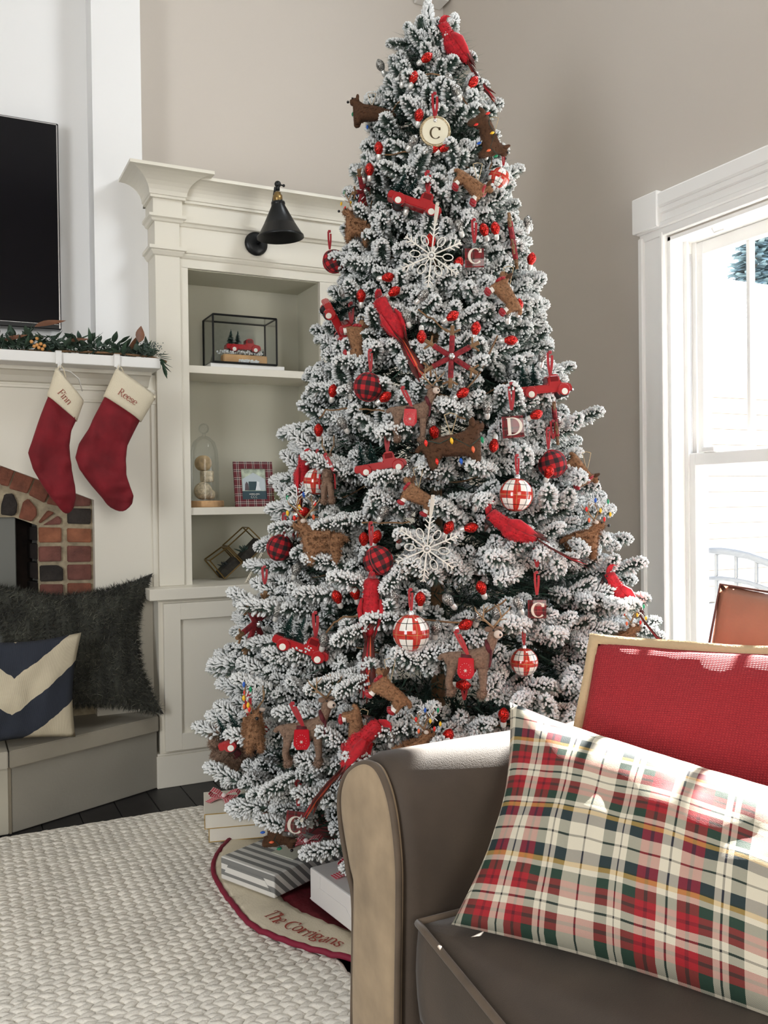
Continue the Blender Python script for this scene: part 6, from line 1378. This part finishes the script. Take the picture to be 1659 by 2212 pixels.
def cube(ch):
    def f():
        e = empty('cube_tmp'); h = .029
        bm = B(); box(bm, (-h,-.016,-h), (h,.016,h), .006, seg=3); obj('glass_block', bm, glass('cube_glass', (.96,.96,.96), .10), e, True)
        bm = B(); box(bm, (-h*.78,.0,-h*.78), (h*.78,.002,h*.78)); uvl = bm.loops.layers.uv.new('uv')
        for fc in bm.faces:
            for lp in fc.loops: lp[uvl].uv = (lp.vert.co.x*16, lp.vert.co.z*16)
        obj('tartan_insert', bm, plaid('red_insert_tartan', [(3,(.24,.008,.012)),(.5,(.02,.02,.02)),(2,(.14,.006,.01)),(.25,(.35,.2,.15)),(1,(.03,.02,.015))], [(3,(.24,.008,.012)),(.5,(.02,.02,.02)),(2,(.14,.006,.01)),(.25,(.35,.2,.15)),(1,(.03,.02,.015))], 1.9, 1.9, bump=0), e)
        bm = B(); text_bm(bm, ch, lambda x, y: Vector((-.0165+x*.047, -.0168, -.0175+y*.050)), thin=.035, thick=.14); obj('letter', bm, mat('silver_cream_letter', (.72,.66,.56), .35), e)
        bm = B(); tube(bm, [(math.cos(a)*.005, 0, h+.004+math.sin(a)*.005) for a in [k*PI/6 for k in range(13)]], .0014, 6); obj('hanging_ring', bm, glass('cube_glass'), e, True)
        ribbon_part(e, (0,0,h+.006), .055, .006, .008); return e
    return f
series(cube('C'), 'letter_cube', 'letter ornament', 'clear cubes with a tartan insert and letter C', [
 (1025,557,0,0,1.05,.045,'clear cube ornament with letter C right of the upper white snowflake'),
 (1160,1316,0,0,.95,.0,'clear cube ornament with letter C half buried at lower right of the tree'),
 (640,1776,8,0,1.1,.03,'clear cube ornament with letter C at the bottom of the tree over the gifts')])
e = cube('D')(); place(e, 1108, 922, -4, 0, 1.15, .05); finish(e, 'letter_cube', 'clear cube ornament with letter D on the right of the tree', 'letter ornament')
# --- snowflakes
def snowflake():
    e = empty('flake_tmp'); bm = B(); R_ = .074
    for k in range(6):
        a = k*PI/3+.12; d = Vector((math.sin(a), 0, math.cos(a))); p = Vector((d.z, 0, -d.x))
        tube(bm, [d*.008, d*R_], .0019, 6)
        for t, q in ((.60,.013),(.76,.013),(.92,.008)):
            for s in (-1,1): tube(bm, [d*R_*t, d*(R_*t+q*.75)+p*s*q*.8], .0016, 5)
        a2 = a+PI/6; d2 = Vector((math.sin(a2), 0, math.cos(a2))); p2 = Vector((d2.z, 0, -d2.x)); tube(bm, [d2*.008, d2*.026], .0015, 5)
        tube(bm, [d2*(.026+.024*(1-math.cos(t))/2)+p2*(.0075*math.sin(t)) for t in [i*2*PI/14 for i in range(15)]], .0014, 5)
    tube(bm, [(math.cos(a)*.008, 0, math.sin(a)*.008) for a in [k*PI/6 for k in range(13)]], .0022, 6); obj('flake_arms', bm, M_snow, e, True)
    bm = B(); ball(bm, (0,-.001,0), .0045, 10); obj('center_bead', bm, M_silver, e, True)
    ribbon_part(e, (.009,0,R_-.002), .045, .006, .003, mat('silver_ribbon', (.62,.58,.5), .4), tilt=.006); return e
series(snowflake, 'white_snowflake', 'snowflake ornament', 'white glitter snowflakes', [
 (932,552,0,0,1.08,.06,'white glittering snowflake ornament in the upper half of the tree'),
 (922,1186,0,0,1.02,.075,'white glittering snowflake ornament below the tree center, left of a cardinal')])
def twigflake():
    e = empty('twig_tmp')
    for k in range(8 if False else 6):
        a = k*PI/3+.05; d = Vector((math.sin(a), 0, math.cos(a))); p = Vector((d.z, 0, -d.x))
        bm = B(); tube(bm, [d*.006, d*.046], .0062, 7); arm = obj('plaid_arm', bm, mat('red_plaid_wrap', (.22,.012,.018), .85, noise_s=130, noise_a=.55), e)
        bm = B(); tube(bm, [d*.042, d*.068], .0045, 6)
        for s in (-1,1): tube(bm, [d*.052, d*.060+p*s*.017], .0025, 5)
        obj('twig', bm, M_twig, arm)
    bm = B(); ball(bm, (0,-.008,0), .0075, 12); obj('silver_bell', bm, M_silver, e, True); return e
series(twigflake, 'twig_snowflake', 'snowflake ornament', 'red wrapped twig snowflakes', [
 (975,771,0,0,1.1,.05,'red wrapped twig snowflake facing front in the middle of the upper tree'),
 (552,1345,18,70,1.25,.03,'red wrapped twig snowflake turned edge on at the lower left edge of the tree'),
 (1108,520,-8,78,1.1,.02,'red wrapped twig snowflake edge on at the upper right edge of the tree'),
 (783,412,12,72,.95,.015,'red wrapped twig snowflake edge on at the upper left edge of the tree'),
 (1199,905,-6,80,1.0,.01,'red wrapped twig snowflake edge on at the right edge above the check ball')])
# --- loose ribbons and the white rope strand
for x, y, rl, lb in ((1160,1225,5,'red ribbon loop hanging above the half buried letter cube on the right'), (1003,1512,70,'red ribbon tied on a branch tip just above the sofa arm on the right'), (572,1262,35,'red ribbon loop on the lower left branches beside the rope strand'), (540,1502,-10,'red ribbon knot on a branch above the lowest left reindeer'), (1195,948,10,'red ribbon loop over the check ball at the right edge')):
    e = empty('ribbon_tmp'); ribbon_part(e, (0,0,0), .045, .006, .010); place(e, x, y, rl, 0, 1, .02); finish(e, 'ribbon_loop', lb, 'ribbon', 'loose red ribbon loops on the tree')
A_ = surf(600, 1135, .02); Z_ = surf(532, 1258, .02); bm = B()
for ph_ in (0, 2.09, 4.19):
    d = Z_-A_; pr_ = Vector((_r.x, _r.y, 0)); tube(bm, [A_+d*(i/60)+(pr_*math.cos(i*.9+ph_)+Vector((0,0,1)).cross(pr_)*math.sin(i*.9+ph_))*.0028 for i in range(61)], .0022, 5)
tag(obj('rope_strand', bm, M_jute if False else mat('white_rope', (.68,.62,.50), .9), None, True), 'white twisted rope strand slanting down the lower left edge of the tree', 'rope')
#@@OUTSIDE@@
# ================================================================== OUTSIDE THE WINDOW
bm = B(); box(bm, (XW+.16, -14, -.45), (40, 34, -.4)); tag(struct('terrace', bm, mat('bright_gravel', (.5, .49, .46), .9, noise_s=3, noise_a=.15)), 'pale ground outside', 'ground') if False else struct('floor_exterior', bm, mat('bright_gravel', (.5, .49, .46), .9, noise_s=3, noise_a=.15))
YH = 9.0
hA = atY(1485, 815, YH); hz1 = atY(1600, 815, YH).z; hx0 = hA.x; hx1 = hx0+9
hs = thing('neighbor_house', 'pale house with shingled roof and tan siding seen through the window', 'house', ((hx0+hx1)/2, YH, -.4))
bm = B(); box(bm, (hx0, YH+.02, -.4), (hx1, YH+6, hz1+.02)); pobj(hs, 'wall', bm, mat('siding_back', (.45, .40, .32), .8))
M_sid = mat('tan_siding', (.66, .55, .42), .8); z = -.38
while z < hz1-.02:
    bm = B(); prism(bm, [(hx0, YH-.02, z), (hx0, YH-.005, z+.21), (hx0, YH+.03, z+.21), (hx0, YH+.03, z)], (1, 0, 0), hx1-hx0); pobj(hs, 'siding_plank', bm, M_sid); z += .215
rz1 = atY(1600, 603, YH+3.0).z; M_sh = mat('pale_shingle', (.55, .55, .55), .9, noise_s=5, noise_a=.15); n = 17
for i in range(n):
    t0, t1 = i/n, (i+1)/n; ya_, yb_ = YH-.45+3.45*t0, YH-.45+3.45*t1; za_, zb_ = hz1-.05+(rz1-hz1)*t0, hz1-.05+(rz1-hz1)*t1
    bm = B(); prism(bm, [(hx0-.3, ya_, za_+.03), (hx0-.3, yb_, zb_+.012), (hx0-.3, yb_, zb_-.05), (hx0-.3, ya_, za_-.03)], (1, 0, 0), hx1-hx0+.6); pobj(hs, 'shingle_row', bm, M_sh)
bm = B(); box(bm, (hx0-.32, YH-.47, hz1-.13), (hx1+.32, YH-.43, hz1-.01)); box(bm, (hx0-.3, YH-.45, hz1-.10), (hx1+.3, YH+.02, hz1-.07)); pobj(hs, 'fascia', bm, M_win)
# conifers
def conifer(x, y, h, r, n, seed, lab):
    t = thing('conifer_tree', lab, 'tree', (x, y, -.4), 'conifers behind the house'); rn = random.Random(seed)
    bm = B(); tube(bm, [(0, 0, 0), (0, 0, h)], [.16, .02], 8); obj('trunk', bm, M_twig, t); bm = B()
    for i in range(n):
        z = h*(.25+.75*rn.random()); a = rn.random()*2*PI; rr_ = r*(1.05-z/h)*rn.uniform(.3, 1)+.05; p = Vector((math.cos(a)*rr_, math.sin(a)*rr_, z)); d = Vector((math.cos(a), math.sin(a), rn.uniform(-.6, .2))).normalized(); s_ = Vector((-math.sin(a), math.cos(a), rn.uniform(-.3, .3)))*.10
        f = bm.faces.new([bm.verts.new(p-s_), bm.verts.new(p+s_), bm.verts.new(p+s_*.4+d*.35), bm.verts.new(p-s_*.4+d*.35)])
    obj('foliage', bm, mat('blue_green_foliage', (.24, .34, .36), .8, noise_s=2, noise_a=.3), t)  # foliage colour paled to carry the glare of the overexposed view
c1 = atY(1632, 560, 15); conifer(c1.x, c1.y, 7.6, 1.7, 2200, 1, 'blue green conifer rising behind the neighboring roof, left of the muntin')
c2 = atY(1720, 560, 16); conifer(c2.x, c2.y, 8.6, 1.8, 2200, 2, 'blue green conifer behind the neighboring roof at the right frame edge')
# railing
rl = thing('metal_railing', 'dark metal deck railing curving down outside the window', 'railing', (3.3, 1.5, -.4)); XRR = 3.35
M_rail = mat('grey_rail_metal', (.10, .11, .12), .5, .3)
ctl = [(1533, 1189), (1560, 1190), (1590, 1194), (1620, 1201), (1659, 1215), (1720, 1245), (1800, 1290)]
top_ = [atX(x, y, XRR) for x, y in ctl]; low_ = [atX(x, y+60-(x-1533)*.02, XRR) for x, y in ctl]
bm = B(); tube(bm, top_, .022, 6); pobj(rl, 'top_rail', bm, M_rail, True); bm = B(); tube(bm, low_, .014, 6); pobj(rl, 'lower_rail', bm, M_rail, True)
for x in (1547, 1590, 1634, 1680, 1730, 1780):
    i = max(j for j in range(len(ctl)) if ctl[j][0] <= x); t = (x-ctl[i][0])/(ctl[min(i+1, 6)][0]-ctl[i][0]); p = top_[i].lerp(top_[min(i+1, 6)], t)
    bm = B(); tube(bm, [p, (p.x, p.y, -.4)], .009, 6); pobj(rl, 'baluster', bm, M_rail)
